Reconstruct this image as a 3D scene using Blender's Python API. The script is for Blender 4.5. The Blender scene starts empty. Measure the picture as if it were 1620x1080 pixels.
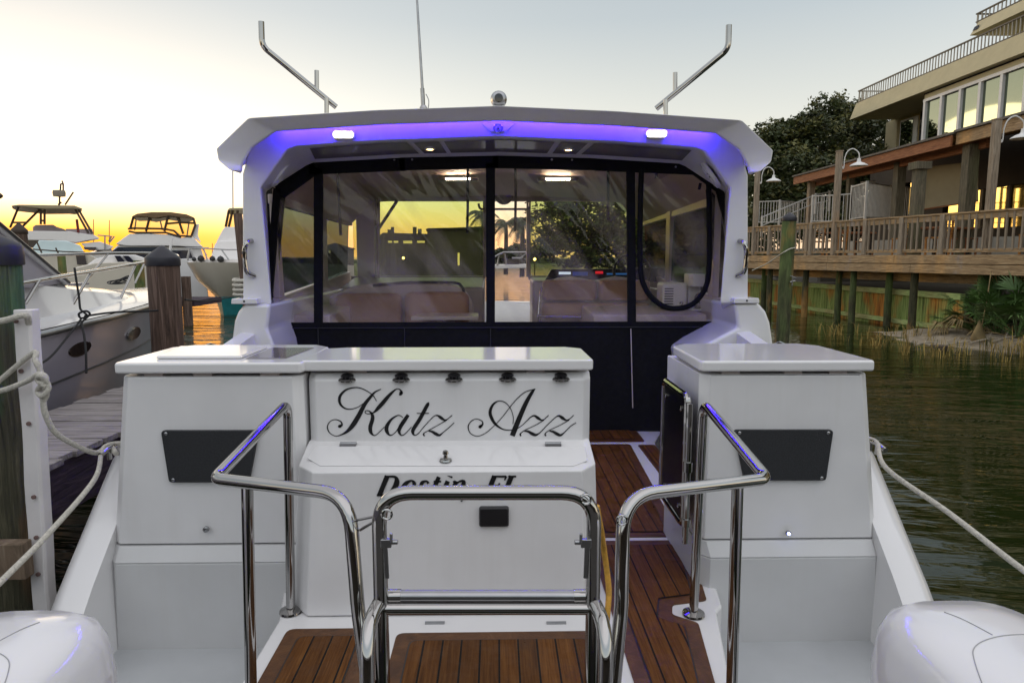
import bpy, bmesh, math, random
from mathutils import Vector, Matrix, noise
random.seed(7)
R = math.radians
S = bpy.context.scene
COL = S.collection
PI = math.pi
WATER = -2.0
# ------------------------------------------------------------------ camera and measuring helpers
F = 1080.0
YAW = R(1.22); PIT = R(7.07)
def ray(px, py):
    x = (px-810)/F; y = (540-py)/F
    fy = math.cos(PIT)+y*math.sin(PIT); fz = -math.sin(PIT)+y*math.cos(PIT)
    return Vector((x*math.cos(YAW)+fy*math.sin(YAW), -x*math.sin(YAW)+fy*math.cos(YAW), fz))
def D(px, py, d):
    r = ray(px, py); return r*(d/r.y)
def Z(px, py, z):
    r = ray(px, py); return r*(z/r.z)
def XP(px, py, x):
    r = ray(px, py); return r*(x/r.x)
def PL(px, py, p0, n):
    r = ray(px, py); return r*(Vector(p0).dot(n)/r.dot(n))
cd = bpy.data.cameras.new('camera'); cam = bpy.data.objects.new('camera', cd); COL.objects.link(cam)
cd.sensor_width = 36; cd.lens = 36*F/1620; cd.clip_start = .05; cd.clip_end = 6000
cam.rotation_euler = (R(90)-PIT, 0, -YAW)
S.camera = cam

# ------------------------------------------------------------------ materials
MATS = {}
def nt(name):
    m = bpy.data.materials.new(name); m.use_nodes = True
    t = m.node_tree; b = t.nodes['Principled BSDF']
    MATS[name] = m
    return m, t, b
def N(t, ty, **k):
    n = t.nodes.new(ty)
    for a, v in k.items():
        if a.startswith('i_'):
            key = a[2:]
            n.inputs[int(key) if key.isdigit() else key].default_value = v
        else: setattr(n, a, v)
    return n
def L(t, a, b): t.links.new(a, b)
def rgba(c): return (c[0], c[1], c[2], 1)
def ramp(t, fac, stops):
    r = N(t, 'ShaderNodeValToRGB'); L(t, fac, r.inputs['Fac'])
    e = r.color_ramp.elements
    e[0].position = stops[0][0]; e[0].color = rgba(stops[0][1])
    e[1].position = stops[-1][0]; e[1].color = rgba(stops[-1][1])
    for p, c in stops[1:-1]:
        x = e.new(p); x.color = rgba(c)
    return r.outputs['Color']
def coords(t, scale=(1,1,1), rot=(0,0,0)):
    tc = N(t, 'ShaderNodeTexCoord'); mp = N(t, 'ShaderNodeMapping')
    mp.inputs['Rotation'].default_value = rot
    L(t, tc.outputs['Object'], mp.inputs['Vector'])
    m2 = N(t, 'ShaderNodeMapping'); m2.inputs['Scale'].default_value = scale; L(t, mp.outputs['Vector'], m2.inputs['Vector'])
    return m2.outputs['Vector']
def noise_n(t, vec, sc, det=4, rough=.55, dist=0):
    n = N(t, 'ShaderNodeTexNoise'); n.inputs['Scale'].default_value = sc; n.inputs['Detail'].default_value = det
    n.inputs['Roughness'].default_value = rough; n.inputs['Distortion'].default_value = dist
    L(t, vec, n.inputs['Vector']); return n.outputs['Fac']
def bump(t, b, fac, st, dist=.01):
    n = N(t, 'ShaderNodeBump'); n.inputs['Strength'].default_value = st; n.inputs['Distance'].default_value = dist
    L(t, fac, n.inputs['Height']); L(t, n.outputs['Normal'], b.inputs['Normal']); return n
def mat(name, col, rough=.5, metal=0, var=.12, sc=6, bst=0, bsc=60, coat=0, spec=.5, scale=(1,1,1), rvar=.0, bdist=.01):
    if name in MATS: return MATS[name]
    m, t, b = nt(name)
    v = coords(t, scale)
    f = noise_n(t, v, sc)
    c0 = [c*(1-var) for c in col]; c1 = [min(1, c*(1+var)) for c in col]
    L(t, ramp(t, f, [(.3, c0), (.7, c1)]), b.inputs['Base Color'])
    b.inputs['Metallic'].default_value = metal; b.inputs['Roughness'].default_value = rough
    b.inputs['Specular IOR Level'].default_value = spec
    b.inputs['Coat Weight'].default_value = coat; b.inputs['Coat Roughness'].default_value = .06
    if rvar:
        mr = N(t, 'ShaderNodeMapRange'); mr.inputs['To Min'].default_value = rough-rvar; mr.inputs['To Max'].default_value = rough+rvar
        L(t, noise_n(t, v, sc*2.3, 5), mr.inputs['Value']); L(t, mr.outputs['Result'], b.inputs['Roughness'])
    if bst: bump(t, b, noise_n(t, v, bsc, 3), bst, bdist)
    return m
def emit(name, col, st):
    if name in MATS: return MATS[name]
    m, t, b = nt(name)
    b.inputs['Base Color'].default_value = rgba(col)
    b.inputs['Emission Color'].default_value = rgba(col); b.inputs['Emission Strength'].default_value = st
    return m
def wood(name, c0, c1, c2, scale=(18,18,1.6), rough=.8, bst=.5, blotch=None):
    """weathered timber, grain stretched along one axis, optional blotches (algae, rust) of another colour"""
    if name in MATS: return MATS[name]
    m, t, b = nt(name)
    v = coords(t, scale)
    f = noise_n(t, v, 2.2, 8, .65, .8)
    col = ramp(t, f, [(.28, c0), (.5, c1), (.72, c2)])
    if blotch:
        for bc, bs, lo, hi in blotch:
            v2 = coords(t, (1,1,.35))
            f2 = noise_n(t, v2, bs, 5, .6)
            mx = N(t, 'ShaderNodeMix', data_type='RGBA')
            mr = N(t, 'ShaderNodeMapRange'); mr.inputs['From Min'].default_value = lo; mr.inputs['From Max'].default_value = hi
            L(t, f2, mr.inputs['Value']); L(t, mr.outputs['Result'], mx.inputs['Factor'])
            L(t, col, mx.inputs['A'])
            mul = N(t, 'ShaderNodeMix', data_type='RGBA', blend_type='MULTIPLY'); mul.inputs['Factor'].default_value = 1
            mul.inputs['B'].default_value = rgba(bc)
            gr = ramp(t, f, [(.25, (.45,.45,.45)), (.75, (1.3,1.3,1.3))]); L(t, gr, mul.inputs['A'])
            L(t, mul.outputs['Result'], mx.inputs['B']); col = mx.outputs['Result']
    L(t, col, b.inputs['Base Color']); b.inputs['Roughness'].default_value = rough
    bump(t, b, f, bst, .02)
    return m
def glass(name, tint, gloss, rough=.02, bst=0, haze_glare=0, bscale=(3,3,3), bd=.02, ior=1.45):
    if name in MATS: return MATS[name]
    m, t, b = nt(name)
    t.nodes.remove(b); out = t.nodes['Material Output']
    tr = N(t, 'ShaderNodeBsdfTransparent'); tr.inputs['Color'].default_value = rgba(tint)
    gl = N(t, 'ShaderNodeBsdfGlossy'); gl.inputs['Roughness'].default_value = rough
    fr = N(t, 'ShaderNodeFresnel'); fr.inputs['IOR'].default_value = ior
    mr = N(t, 'ShaderNodeMath', operation='MULTIPLY_ADD'); mr.inputs[1].default_value = 1.0; mr.inputs[2].default_value = gloss
    L(t, fr.outputs['Fac'], mr.inputs[0])
    mx = N(t, 'ShaderNodeMixShader'); L(t, mr.outputs[0], mx.inputs['Fac']); L(t, tr.outputs[0], mx.inputs[1]); L(t, gl.outputs[0], mx.inputs[2])
    last = mx.outputs[0]
    if bst:
        v = coords(t, bscale, (0, R(-48), 0))
        f = noise_n(t, v, 1.0, 3, .5, .6)
        bn = N(t, 'ShaderNodeBump'); bn.inputs['Strength'].default_value = bst; bn.inputs['Distance'].default_value = bd
        L(t, f, bn.inputs['Height']); L(t, bn.outputs['Normal'], gl.inputs['Normal']); L(t, bn.outputs['Normal'], fr.inputs['Normal'])
    if haze_glare:
        df = N(t, 'ShaderNodeBsdfDiffuse'); df.inputs['Color'].default_value = (.66,.54,.47,1)
        m2 = N(t, 'ShaderNodeMixShader')
        v = coords(t, (.55,1,2.1), (0, R(-48), 0))  # vinyl haze plus diagonal bands painted in for crease reflections
        mp = N(t, 'ShaderNodeMapRange'); mp.inputs['From Min'].default_value = .46; mp.inputs['From Max'].default_value = .60
        mp.inputs['To Min'].default_value = haze_glare*.15; mp.inputs['To Max'].default_value = haze_glare*2.2
        L(t, noise_n(t, v, 1.7, 3, .5, .7), mp.inputs['Value']); L(t, mp.outputs['Result'], m2.inputs['Fac'])
        L(t, last, m2.inputs[1]); L(t, df.outputs[0], m2.inputs[2]); last = m2.outputs[0]
    L(t, last, out.inputs['Surface'])
    return m
GEL = mat('gelcoat_white', (.74,.73,.73), .13, var=.025, sc=2.5, coat=.4, rvar=.05)
GATEP = mat('smoked_gate_panel', (.004,.004,.006), .35, var=.2, sc=8, spec=.15)
GELM = mat('gelcoat_textured', (.74,.73,.73), .38, var=.06, sc=2.2, bst=.12, bsc=420, bdist=.002)
GELB = mat('gelcoat_base_shade', (.58,.58,.58), .38, var=.06, sc=2.2, bst=.12, bsc=420, bdist=.002)  # same gelcoat in a darker copy, low shade put into the colour
GELF = mat('gelcoat_nonskid', (.45,.465,.475), .55, var=.06, sc=4, bst=.25, bsc=500, bdist=.002)
CHROME = mat('polished_stainless', (.42,.41,.40), .07, 1, var=.04, sc=9, rvar=.04)
STEEL = mat('brushed_stainless', (.38,.38,.39), .3, 1, var=.08, sc=20)
BLACK = mat('black_canvas', (.006,.006,.008), .8, var=.3, sc=30, bst=.3, bsc=300, spec=.2)
BLACKP = mat('black_plastic', (.012,.012,.014), .35, var=.15, sc=20)
GRILLE = mat('dark_mesh_plate', (.02,.021,.024), .55, var=.25, sc=160, bst=.5, bsc=350, bdist=.002)
DARKGL = mat('smoked_acrylic', (.004,.004,.006), .06, var=.1, coat=.6)
LINER = mat('tan_headliner', (.45,.34,.29), .6, var=.07, sc=3, bst=.1, bsc=200)
LINERG = mat('cabin_moulding', (.52,.45,.43), .35, var=.05, sc=3)
TAN = mat('tan_upholstery', (.36,.21,.13), .5, var=.08, sc=5, bst=.15, bsc=90)
PANELD = mat('ceiling_gloss_panel', (.22,.20,.22), .10, var=.06, sc=3, coat=.5)
VINYL = mat('black_lettering', (.006,.006,.007), .4, var=.1)
ROPEW = mat('white_rope', (.60,.57,.50), .85, var=.2, sc=90, bst=.8, bsc=220)
ROPEB = mat('black_rope', (.012,.012,.014), .8, var=.3, sc=90, bst=.6, bsc=220)
ROPEY = mat('yellow_rope', (.62,.33,.05), .8, var=.25, sc=60, bst=.6, bsc=200)
CAP = mat('navy_piling_cap', (.016,.016,.025), .5, var=.2, sc=12)
PVC = mat('white_rub_strip', (.72,.69,.68), .5, var=.10, sc=4, bst=.2, bsc=14)
WHITEP = mat('white_paint', (.74,.74,.73), .4, var=.05, sc=5)
CREAM = mat('cream_hull', (.60,.55,.47), .3, var=.04, sc=2)
TEALP = mat('teal_bottom_paint', (.02,.21,.23), .45, var=.2, sc=3)
VINYLC = glass('clear_vinyl', (.96,.93,.91), .0, .03, .85, .10, (.75,1.3,3.3), .06, ior=1.43)
WSGLASS = glass('tinted_windscreen', (.74,.83,.56), .02, .02)
SIDEGL = glass('dark_side_glass', (.30,.36,.33), .0, .02, ior=1.015)
BOATVINYL = glass('amber_vinyl', (.80,.74,.50), .04, .05)
def gelcoat_wear(m):
    """faint run-off streaks and salt film on a gelcoat, in colour and gloss"""
    t = m.node_tree; b = t.nodes['Principled BSDF']; src = b.inputs['Base Color'].links[0].from_socket
    f = noise_n(t, coords(t, (26,26,1.1)), 1.0, 5, .6, .3); g = noise_n(t, coords(t), 1.4, 4, .6)
    mu = N(t,'ShaderNodeMath',operation='MULTIPLY'); L(t,f,mu.inputs[0]); L(t,g,mu.inputs[1])
    mr = N(t,'ShaderNodeMapRange'); mr.inputs['From Min'].default_value = .26; mr.inputs['From Max'].default_value = .42; mr.inputs['To Max'].default_value = .09; L(t,mu.outputs[0],mr.inputs['Value'])
    mx = N(t,'ShaderNodeMix',data_type='RGBA'); mx.inputs['B'].default_value = (.50,.47,.42,1); L(t,mr.outputs['Result'],mx.inputs['Factor']); L(t,src,mx.inputs['A']); L(t,mx.outputs['Result'],b.inputs['Base Color'])
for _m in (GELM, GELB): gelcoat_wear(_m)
TEAK = None
def teak_mat():
    m, t, b = nt('teak_planks')
    tc = N(t, 'ShaderNodeTexCoord'); sp = N(t, 'ShaderNodeSeparateXYZ'); L(t, tc.outputs['Object'], sp.inputs[0])
    mu = N(t, 'ShaderNodeMath', operation='DIVIDE'); mu.inputs[1].default_value = .064; L(t, sp.outputs['X'], mu.inputs[0])
    fr = N(t, 'ShaderNodeMath', operation='FRACT'); L(t, mu.outputs[0], fr.inputs[0])
    fl = N(t, 'ShaderNodeMath', operation='FLOOR'); L(t, mu.outputs[0], fl.inputs[0])
    ls = N(t, 'ShaderNodeMath', operation='LESS_THAN'); ls.inputs[1].default_value = .095; L(t, fr.outputs[0], ls.inputs[0])
    wn = N(t, 'ShaderNodeTexWhiteNoise', noise_dimensions='1D'); L(t, fl.outputs[0], wn.inputs['W'])
    v = coords(t, (55,2.2,10))
    f = noise_n(t, v, 2.0, 7, .65, .5)
    col = ramp(t, f, [(.25, (.046,.016,.003)), (.5, (.102,.037,.007)), (.78, (.165,.070,.016))])
    hv = N(t, 'ShaderNodeHueSaturation'); mr = N(t, 'ShaderNodeMapRange'); mr.inputs['To Min'].default_value = .75; mr.inputs['To Max'].default_value = 1.25
    L(t, wn.outputs['Value'], mr.inputs['Value']); L(t, mr.outputs['Result'], hv.inputs['Value']); L(t, col, hv.inputs['Color'])
    # dark water stains
    st = noise_n(t, coords(t, (3,3,3)), 2.4, 6, .62)
    sm = N(t, 'ShaderNodeMapRange'); sm.inputs['From Min'].default_value = .58; sm.inputs['From Max'].default_value = .72; sm.inputs['To Max'].default_value = .65
    L(t, st, sm.inputs['Value'])
    ms = N(t, 'ShaderNodeMix', data_type='RGBA'); ms.inputs['B'].default_value = (.03,.012,.006,1)
    L(t, sm.outputs['Result'], ms.inputs['Factor']); L(t, hv.outputs['Color'], ms.inputs['A'])
    mx = N(t, 'ShaderNodeMix', data_type='RGBA'); mx.inputs['B'].default_value = (.004,.004,.004,1)
    L(t, ls.outputs[0], mx.inputs['Factor']); L(t, ms.outputs['Result'], mx.inputs['A'])
    L(t, mx.outputs['Result'], b.inputs['Base Color'])
    b.inputs['Specular IOR Level'].default_value = .18
    rr = N(t, 'ShaderNodeMapRange'); rr.inputs['To Min'].default_value = .65; rr.inputs['To Max'].default_value = .25
    rr.inputs['From Min'].default_value = .45; rr.inputs['From Max'].default_value = .7
    L(t, st, rr.inputs['Value']); L(t, rr.outputs['Result'], b.inputs['Roughness'])
    ad = N(t, 'ShaderNodeMath', operation='SUBTRACT'); L(t, f, ad.inputs[0]); L(t, ls.outputs[0], ad.inputs[1])
    bump(t, b, ad.outputs[0], .35, .003)
    return m
TEAK = teak_mat()
TEAKM = wood('teak_margin', (.044,.015,.003), (.086,.031,.006), (.135,.055,.014), (6,6,6), .5, .2)

# ------------------------------------------------------------------ mesh builder
class MB:
    def __init__(s): s.v = []; s.f = []; s.mi = []; s.sm = []; s.cur = 0; s.cuts = []
    def nx(s):
        """what follows is a piece (an object) of its own"""
        if s.f: s.cuts.append((len(s.v), len(s.f)))
        return s
    def add(s, vs, fs, smooth=False):
        o = len(s.v); s.v += [tuple(p) for p in vs]
        for f in fs: s.f.append([i+o for i in f]); s.mi.append(s.cur); s.sm.append(smooth)
        return s
    def box(s, a, b):
        x0,y0,z0 = a; x1,y1,z1 = b
        x0,x1 = min(x0,x1),max(x0,x1); y0,y1 = min(y0,y1),max(y0,y1); z0,z1 = min(z0,z1),max(z0,z1)
        return s.add([(x0,y0,z0),(x1,y0,z0),(x1,y1,z0),(x0,y1,z0),(x0,y0,z1),(x1,y0,z1),(x1,y1,z1),(x0,y1,z1)],
              [(3,2,1,0),(4,5,6,7),(0,1,5,4),(1,2,6,5),(2,3,7,6),(3,0,4,7)])
    def obox(s, c, ux, uy, uz):
        """box from centre and three half-axis vectors"""
        c = Vector(c); vs = []
        for k in (-1,1):
            for i,j in ((-1,-1),(1,-1),(1,1),(-1,1)):
                vs.append(c+Vector(ux)*i+Vector(uy)*j+Vector(uz)*k)
        return s.add(vs, [(3,2,1,0),(4,5,6,7),(0,1,5,4),(1,2,6,5),(2,3,7,6),(3,0,4,7)])
    def beam(s, a, b, w, h, up=(0,0,1)):
        a = Vector(a); b = Vector(b); d = (b-a); ln = d.length; d.normalize()
        r = d.cross(Vector(up))
        if r.length < 1e-4: r = d.cross(Vector((1,0,0)))
        r.normalize(); u = r.cross(d)
        return s.obox((a+b)/2, r*(w/2), d*(ln/2), u*(h/2))
    def loft(s, rings, cap=True, closed=True, smooth=False):
        n = len(rings[0]); vs = [p for r in rings for p in r]; fs = []
        for i in range(len(rings)-1):
            for j in range(n if closed else n-1):
                k = (j+1) % n
                fs.append((i*n+j, i*n+k, (i+1)*n+k, (i+1)*n+j))
        s.add(vs, fs, smooth)
        if cap and closed:
            o = len(s.v)-len(vs)
            s.f.append([o+j for j in range(n)][::-1]); s.mi.append(s.cur); s.sm.append(False)
            s.f.append([o+(len(rings)-1)*n+j for j in range(n)]); s.mi.append(s.cur); s.sm.append(False)
        return s
    def prism(s, poly, off):
        """polygon (3d points) extruded by vector off"""
        off = Vector(off)
        return s.loft([[Vector(p) for p in poly], [Vector(p)+off for p in poly]])
    def tube(s, path, r, seg=12, closed=False, cap=True, flat=None):
        p = [Vector(q) for q in path]; n = len(p); rings = []
        rr = r if isinstance(r, (list,tuple)) else [r]*n
        t0 = None; nrm = None
        for i in range(n):
            if closed: t = p[(i+1)%n]-p[i-1]
            else: t = p[min(i+1,n-1)]-p[max(i-1,0)]
            t.normalize()
            if nrm is None:
                nrm = t.cross(Vector((0,0,1)))
                if nrm.length < .05: nrm = t.cross(Vector((1,0,0)))
                nrm.normalize()
            else:
                nrm = nrm - t*nrm.dot(t)
                if nrm.length < 1e-5: nrm = t.orthogonal()
                nrm.normalize()
            bn = t.cross(nrm)
            rings.append([p[i]+(nrm*math.cos(a)+bn*math.sin(a))*rr[i] for a in [2*PI*k/seg for k in range(seg)]])
        if closed: rings.append(rings[0]); cap = False
        return s.loft(rings, cap, True, True)
    def lathe(s, c, prof, seg=20, ax=(0,0,1), smooth=True):
        """prof = (radius, height) along axis"""
        ax = Vector(ax).normalized(); c = Vector(c); u = ax.orthogonal().normalized(); w = ax.cross(u)
        rings = [[c+ax*h+(u*math.cos(2*PI*k/seg)+w*math.sin(2*PI*k/seg))*max(r,1e-4) for k in range(seg)] for r,h in prof]
        return s.loft(rings, True, True, smooth)
    def poly(s, pts): return s.add(pts, [list(range(len(pts)))])
    def build(s, name, mats, parent=None, bev=0, seg=2, smooth=30, **tags):
        if s.cuts:
            ends = s.cuts+[(len(s.v),len(s.f))]; v0 = f0 = 0; first = None
            for v1,f1 in ends:
                if f1 == f0: continue
                m = MB(); m.v = s.v[v0:v1]; m.f = [[i-v0 for i in f] for f in s.f[f0:f1]]; m.mi = s.mi[f0:f1]; m.sm = s.sm[f0:f1]
                o = m.build(name, mats, parent, bev, seg, smooth, **tags); first = first or o; v0,f0 = v1,f1
            return first
        me = bpy.data.meshes.new(name)
        me.from_pydata([tuple(v) for v in s.v], [], s.f)
        if not isinstance(mats, (list,tuple)): mats = [mats]
        for m in mats: me.materials.append(m)
        me.polygons.foreach_set('material_index', s.mi)
        bm = bmesh.new(); bm.from_mesh(me); bmesh.ops.recalc_face_normals(bm, faces=bm.faces); bm.to_mesh(me); bm.free()
        if smooth:
            me.polygons.foreach_set('use_smooth', [True]*len(me.polygons))
            me.set_sharp_from_angle(angle=R(smooth))
        o = bpy.data.objects.new(name, me); COL.objects.link(o)
        if bev:
            b = o.modifiers.new('bevel', 'BEVEL'); b.width = bev; b.segments = seg; b.limit_method = 'ANGLE'; b.angle_limit = R(25)
            b.harden_normals = True
        if parent is not None: adopt(o, parent)
        for k, v in tags.items(): o[k] = v
        return o
def adopt(o, parent):
    o.parent = parent
    if parent.type == 'EMPTY': o.matrix_parent_inverse = Matrix.Translation(-Vector(parent.location))
def thing(name, label, cat, loc=(0,0,0), group=None):
    o = bpy.data.objects.new(name, None); COL.objects.link(o); o.location = loc; o.empty_display_size = .2
    o['label'] = label; o['category'] = cat
    if group: o['group'] = group
    return o
def tag(o, label, cat, group=None, kind=None):
    o['label'] = label; o['category'] = cat
    if group: o['group'] = group
    if kind: o['kind'] = kind
    return o
def struct(o): o['kind'] = 'structure'; return o
def dup(root, delta=(0,0,0), rotz=0, label=None, scale=None):
    def rec(o, par):
        c = o.copy(); COL.objects.link(c)
        if par is not None: c.parent = par
        for ch in o.children: rec(ch, c)
        return c
    r = rec(root, None); r.location = Vector(root.location)+Vector(delta); r.rotation_euler.z = root.rotation_euler.z+rotz
    if scale: r.scale = (scale,)*3
    if label: r['label'] = label
    return r
def cr(pts, n=8, closed=False):
    """Catmull-Rom through points (any dimension)"""
    p = [tuple(q) for q in pts]; m = len(p); out = []
    for i in range(m if closed else m-1):
        g = (lambda k: p[k % m]) if closed else (lambda k: p[min(max(k,0),m-1)])
        a,b,c,d = g(i-1),g(i),g(i+1),g(i+2)
        for k in range(n):
            t = k/n
            out.append(tuple(.5*(2*b[j]+(c[j]-a[j])*t+(2*a[j]-5*b[j]+4*c[j]-d[j])*t*t+(3*b[j]-a[j]-3*c[j]+d[j])*t**3) for j in range(len(b))))
    if not closed: out.append(p[-1])
    return out
def fillet(pts, rad, n=7):
    """polyline with rounded corners"""
    p = [Vector(q) for q in pts]; out = [p[0]]
    for i in range(1, len(p)-1):
        r = rad[i-1] if isinstance(rad, (list,tuple)) else rad
        a = (p[i-1]-p[i]); b = (p[i+1]-p[i]); la, lb = a.length, b.length
        a.normalize(); b.normalize(); ang = a.angle(b)
        t = min(r/math.tan(ang/2), la*.48, lb*.48)
        A = p[i]+a*t; B = p[i]+b*t
        for k in range(n+1):
            u = k/n; out.append(A*(1-u)**2+p[i]*2*u*(1-u)+B*u*u)
    out.append(p[-1]); return out
def rrect(w, h, r, n=5):
    """rounded rectangle, 2d points"""
    o = []
    for cx,cy,a0 in ((w/2-r,h/2-r,0),(-w/2+r,h/2-r,90),(-w/2+r,-h/2+r,180),(w/2-r,-h/2+r,270)):
        for k in range(n+1):
            a = R(a0+90*k/n); o.append((cx+r*math.cos(a), cy+r*math.sin(a)))
    return o
def inset(poly, d):
    """inset of a convex-ish polygon in xy (counter-clockwise or clockwise)"""
    n = len(poly); A = sum(poly[i][0]*poly[(i+1)%n][1]-poly[(i+1)%n][0]*poly[i][1] for i in range(n)); sg = 1 if A > 0 else -1
    out = []
    for i in range(n):
        a,b,c = Vector(poly[i-1][:2]),Vector(poly[i][:2]),Vector(poly[(i+1)%n][:2])
        e1 = (b-a).normalized(); e2 = (c-b).normalized()
        n1 = Vector((-e1.y,e1.x))*sg; n2 = Vector((-e2.y,e2.x))*sg
        k = (n1+n2); k = k/(k.length_squared/2) if k.length > .1 else n1
        out.append(b+k*d)
    return out
# ================================================================== THE MOTOR YACHT (one thing)
Y = thing('motor_yacht', 'white motor yacht seen from astern with purple lit hardtop and script name on its transom', 'motor yacht', (0,3,-2))
SOLE = -1.31
# hull sides: loft of a bulwark section along the boat
def hull_side(sx):
    st = [(1.25,1.60,-1.60),(1.9,1.62,-1.60),(2.15,1.64,-1.46),(2.44,1.66,-1.20),(2.9,1.68,-.82),(3.3,1.70,-.63),(3.9,1.73,-.56),(4.5,1.76,-.50),(6.0,1.78,-.46),
          (7.6,1.74,-.50),(9.0,1.52,-.58),(10.2,1.05,-.66),(11.2,.45,-.73),(11.8,.06,-.76)]
    rings = []
    for y,hb,zt in st:
        wi = .16*min(1, hb/.5)
        pts = [(hb-wi,-1.75),(hb-wi+.005,zt-.01),(hb-wi*.45,zt+.004),(hb-wi*.1,zt-.05),(hb+.012,zt-.13),(hb+.02,zt-.25),(hb-.02,-1.6),(hb*.90,-2.1),(hb*.6,-2.3)]
        rings.append([(sx*max(x,.01), y, z) for x,z in pts])
    return rings
mb = MB(); mb.loft(hull_side(-1), smooth=True); mb.loft(hull_side(1), smooth=True)
mb.build('hull', GEL, Y, smooth=50)
# foredeck
fd = [(-1.72,7.55),(-1.45,9.0),(-.98,10.2),(-.4,11.2),(0,11.75),(.4,11.2),(.98,10.2),(1.45,9.0),(1.72,7.55)]
mb = MB(); mb.prism([(x,y,-.75) for x,y in fd], (0,0,-.06)); mb.build('foredeck', GELF, Y, bev=.01)
# wells beside the platform and the transom skirt
mb = MB()
mb.box((-1.52,1.3,-1.75),(-.80,2.62,-1.54)); mb.nx(); mb.box((.80,1.3,-1.75),(1.52,2.62,-1.54))
mb.build('engine_well', GELF, Y, bev=.02, seg=3)
# swim platform and cockpit sole
plat = [(-.80,1.28),(-.80,2.36),(-.86,2.62),(-.80,5.3),(1.35,5.3),(1.12,4.72),(.955,3.05),(.85,2.43),(.815,2.385),(.71,1.9),(.68,1.28)]
mb = MB(); mb.prism([(x,y,SOLE) for x,y in plat], (0,0,-.34)); mb.build('swim_platform', GEL, Y, bev=.012, seg=3)
def teak_panel(pr, z=SOLE, m=.05):
    poly, r = pr; rd = lambda q: rounded_([(p[0],p[1]) for p in q], r)
    mb = MB(); mb.prism([(x,y,z+.004) for x,y in rd(poly)], (0,0,-.003))
    mb.cur = 1; mb.poly([(x,y,z+.006) for x,y in rd(inset(poly, m))])
    mb.cur = 2; mb.poly([(x,y,z+.008) for x,y in rd(inset(poly, m+.005))])
    return mb.build('teak_panel', [TEAKM, BLACKP, TEAK], Y, smooth=0)
def rounded(poly, r): return poly, r
def rounded_(poly, r):
    q = [(x,y,0) for x,y in poly]; q2 = [((q[0][0]+q[-1][0])/2,(q[0][1]+q[-1][1])/2,0)]+q+[((q[0][0]+q[-1][0])/2,(q[0][1]+q[-1][1])/2,0)]
    return [(p.x,p.y) for p in fillet(q2, r, 4)][:-1]
teak_panel(rounded([(-.745,1.33),(-.745,2.29),(-.43,2.29),(-.43,1.33)], .03))
teak_panel(rounded([(-.355,1.33),(-.355,2.255),(.365,2.255),(.365,1.33)], .03))
teak_panel(rounded([(.42,1.33),(.42,3.02),(.885,3.02),(.80,2.46),(.66,2.43),(.64,2.36),(.72,2.30),(.655,1.85),(.63,1.33)], .025))
teak_panel(rounded([(.42,3.06),(.42,4.66),(.93,4.66),(.86,3.06)], .03))
teak_panel(rounded([(-.70,3.2),(-.70,4.66),(.38,4.66),(.38,3.2)], .03))
teak_panel(rounded([(-.75,4.72),(-.75,5.2),(1.05,5.2),(1.05,4.72)], .03))
teak_panel(rounded([(.985,3.5),(.98,4.64),(1.10,4.64),(1.07,3.5)], .02), m=.018)
# hatch frame of the platform centre and its two hinges
mb = MB(); mb.prism([(-.405,1.3,SOLE+.002),(-.405,2.33,SOLE+.002),(.395,2.33,SOLE+.002),(.395,1.3,SOLE+.002)], (0,0,-.001))
hat = mb.build('ladder_hatch', GEL, Y, smooth=0)
mb = MB(); 
for px in (688,880):
    mb.nx(); c = Z(px, 986, SOLE); mb.box((c.x-.035,c.y-.008,SOLE),(c.x+.035,c.y+.008,SOLE+.006)); mb.tube([(c.x-.035,c.y,SOLE+.006),(c.x+.035,c.y,SOLE+.006)],.004,8)
mb.build('hatch_hinge', STEEL, Y)
# stern lockers
def locker(sx, xi, xib, xo, xob):
    """xi/xo inner and outer edge at the top, xib/xob at the step"""
    mb = MB()
    z = [-1.15,-.452]
    def ring(zz, a, b, yf, yb, c=.035):
        a,b = sorted((a,b))
        return [(a+c,yf,zz),(b-c,yf,zz),(b,yf+c,zz),(b,yb,zz),(a,yb,zz),(a,yf+c,zz)]
    mb.loft([ring(-1.122,xib,xob,2.60,3.12),ring(-.458,xi,xo,2.585,3.12),ring(-.452,xi*.998,xo*.998,2.59,3.11)])
    body = mb.build('stern_locker', GELM, Y, bev=.008, seg=3)
    mb = MB(); e = .004*sx
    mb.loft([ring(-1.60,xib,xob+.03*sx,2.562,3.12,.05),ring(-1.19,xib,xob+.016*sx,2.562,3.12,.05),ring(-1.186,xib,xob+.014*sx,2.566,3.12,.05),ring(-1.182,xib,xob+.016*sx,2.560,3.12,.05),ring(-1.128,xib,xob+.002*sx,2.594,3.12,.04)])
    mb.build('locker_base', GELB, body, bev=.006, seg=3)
    mb = MB()
    for k in (.18,.55,.82):
        x = xi+(xo-xi)*k; mb.nx(); mb.box((x-.035,2.60,-.452),(x+.035,2.68,-.437))
    mb.nx(); mb.box((min(xi,xo)+.03,2.66,-.452),(max(xi,xo)-.03,3.08,-.437))
    mb.build('lid_spacer', LINERG, body)
    mb = MB(); a,b = min(xi,xo)-.012, max(xi,xo)+.012
    c1,c2 = (.015,.06) if sx > 0 else (.06,.015)
    pl = [(a+.01,2.565),(b-.01,2.565),(b,2.59),(b-.01,3.02),(b-.08,3.10),(a+.08,3.10),(a+.01,3.02),(a,2.59)]
    mb.loft([[(x,y,-.438) for x,y in pl],[(x,y,-.396) for x,y in pl]])
    lid = mb.build('locker_lid', GEL, body, bev=.010, seg=4)
    return body, lid
bl, ll = locker(-1, -.75, -.752, -1.438, -1.525)
br, lr = locker(1, .788, .792, 1.448, 1.538)
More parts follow.
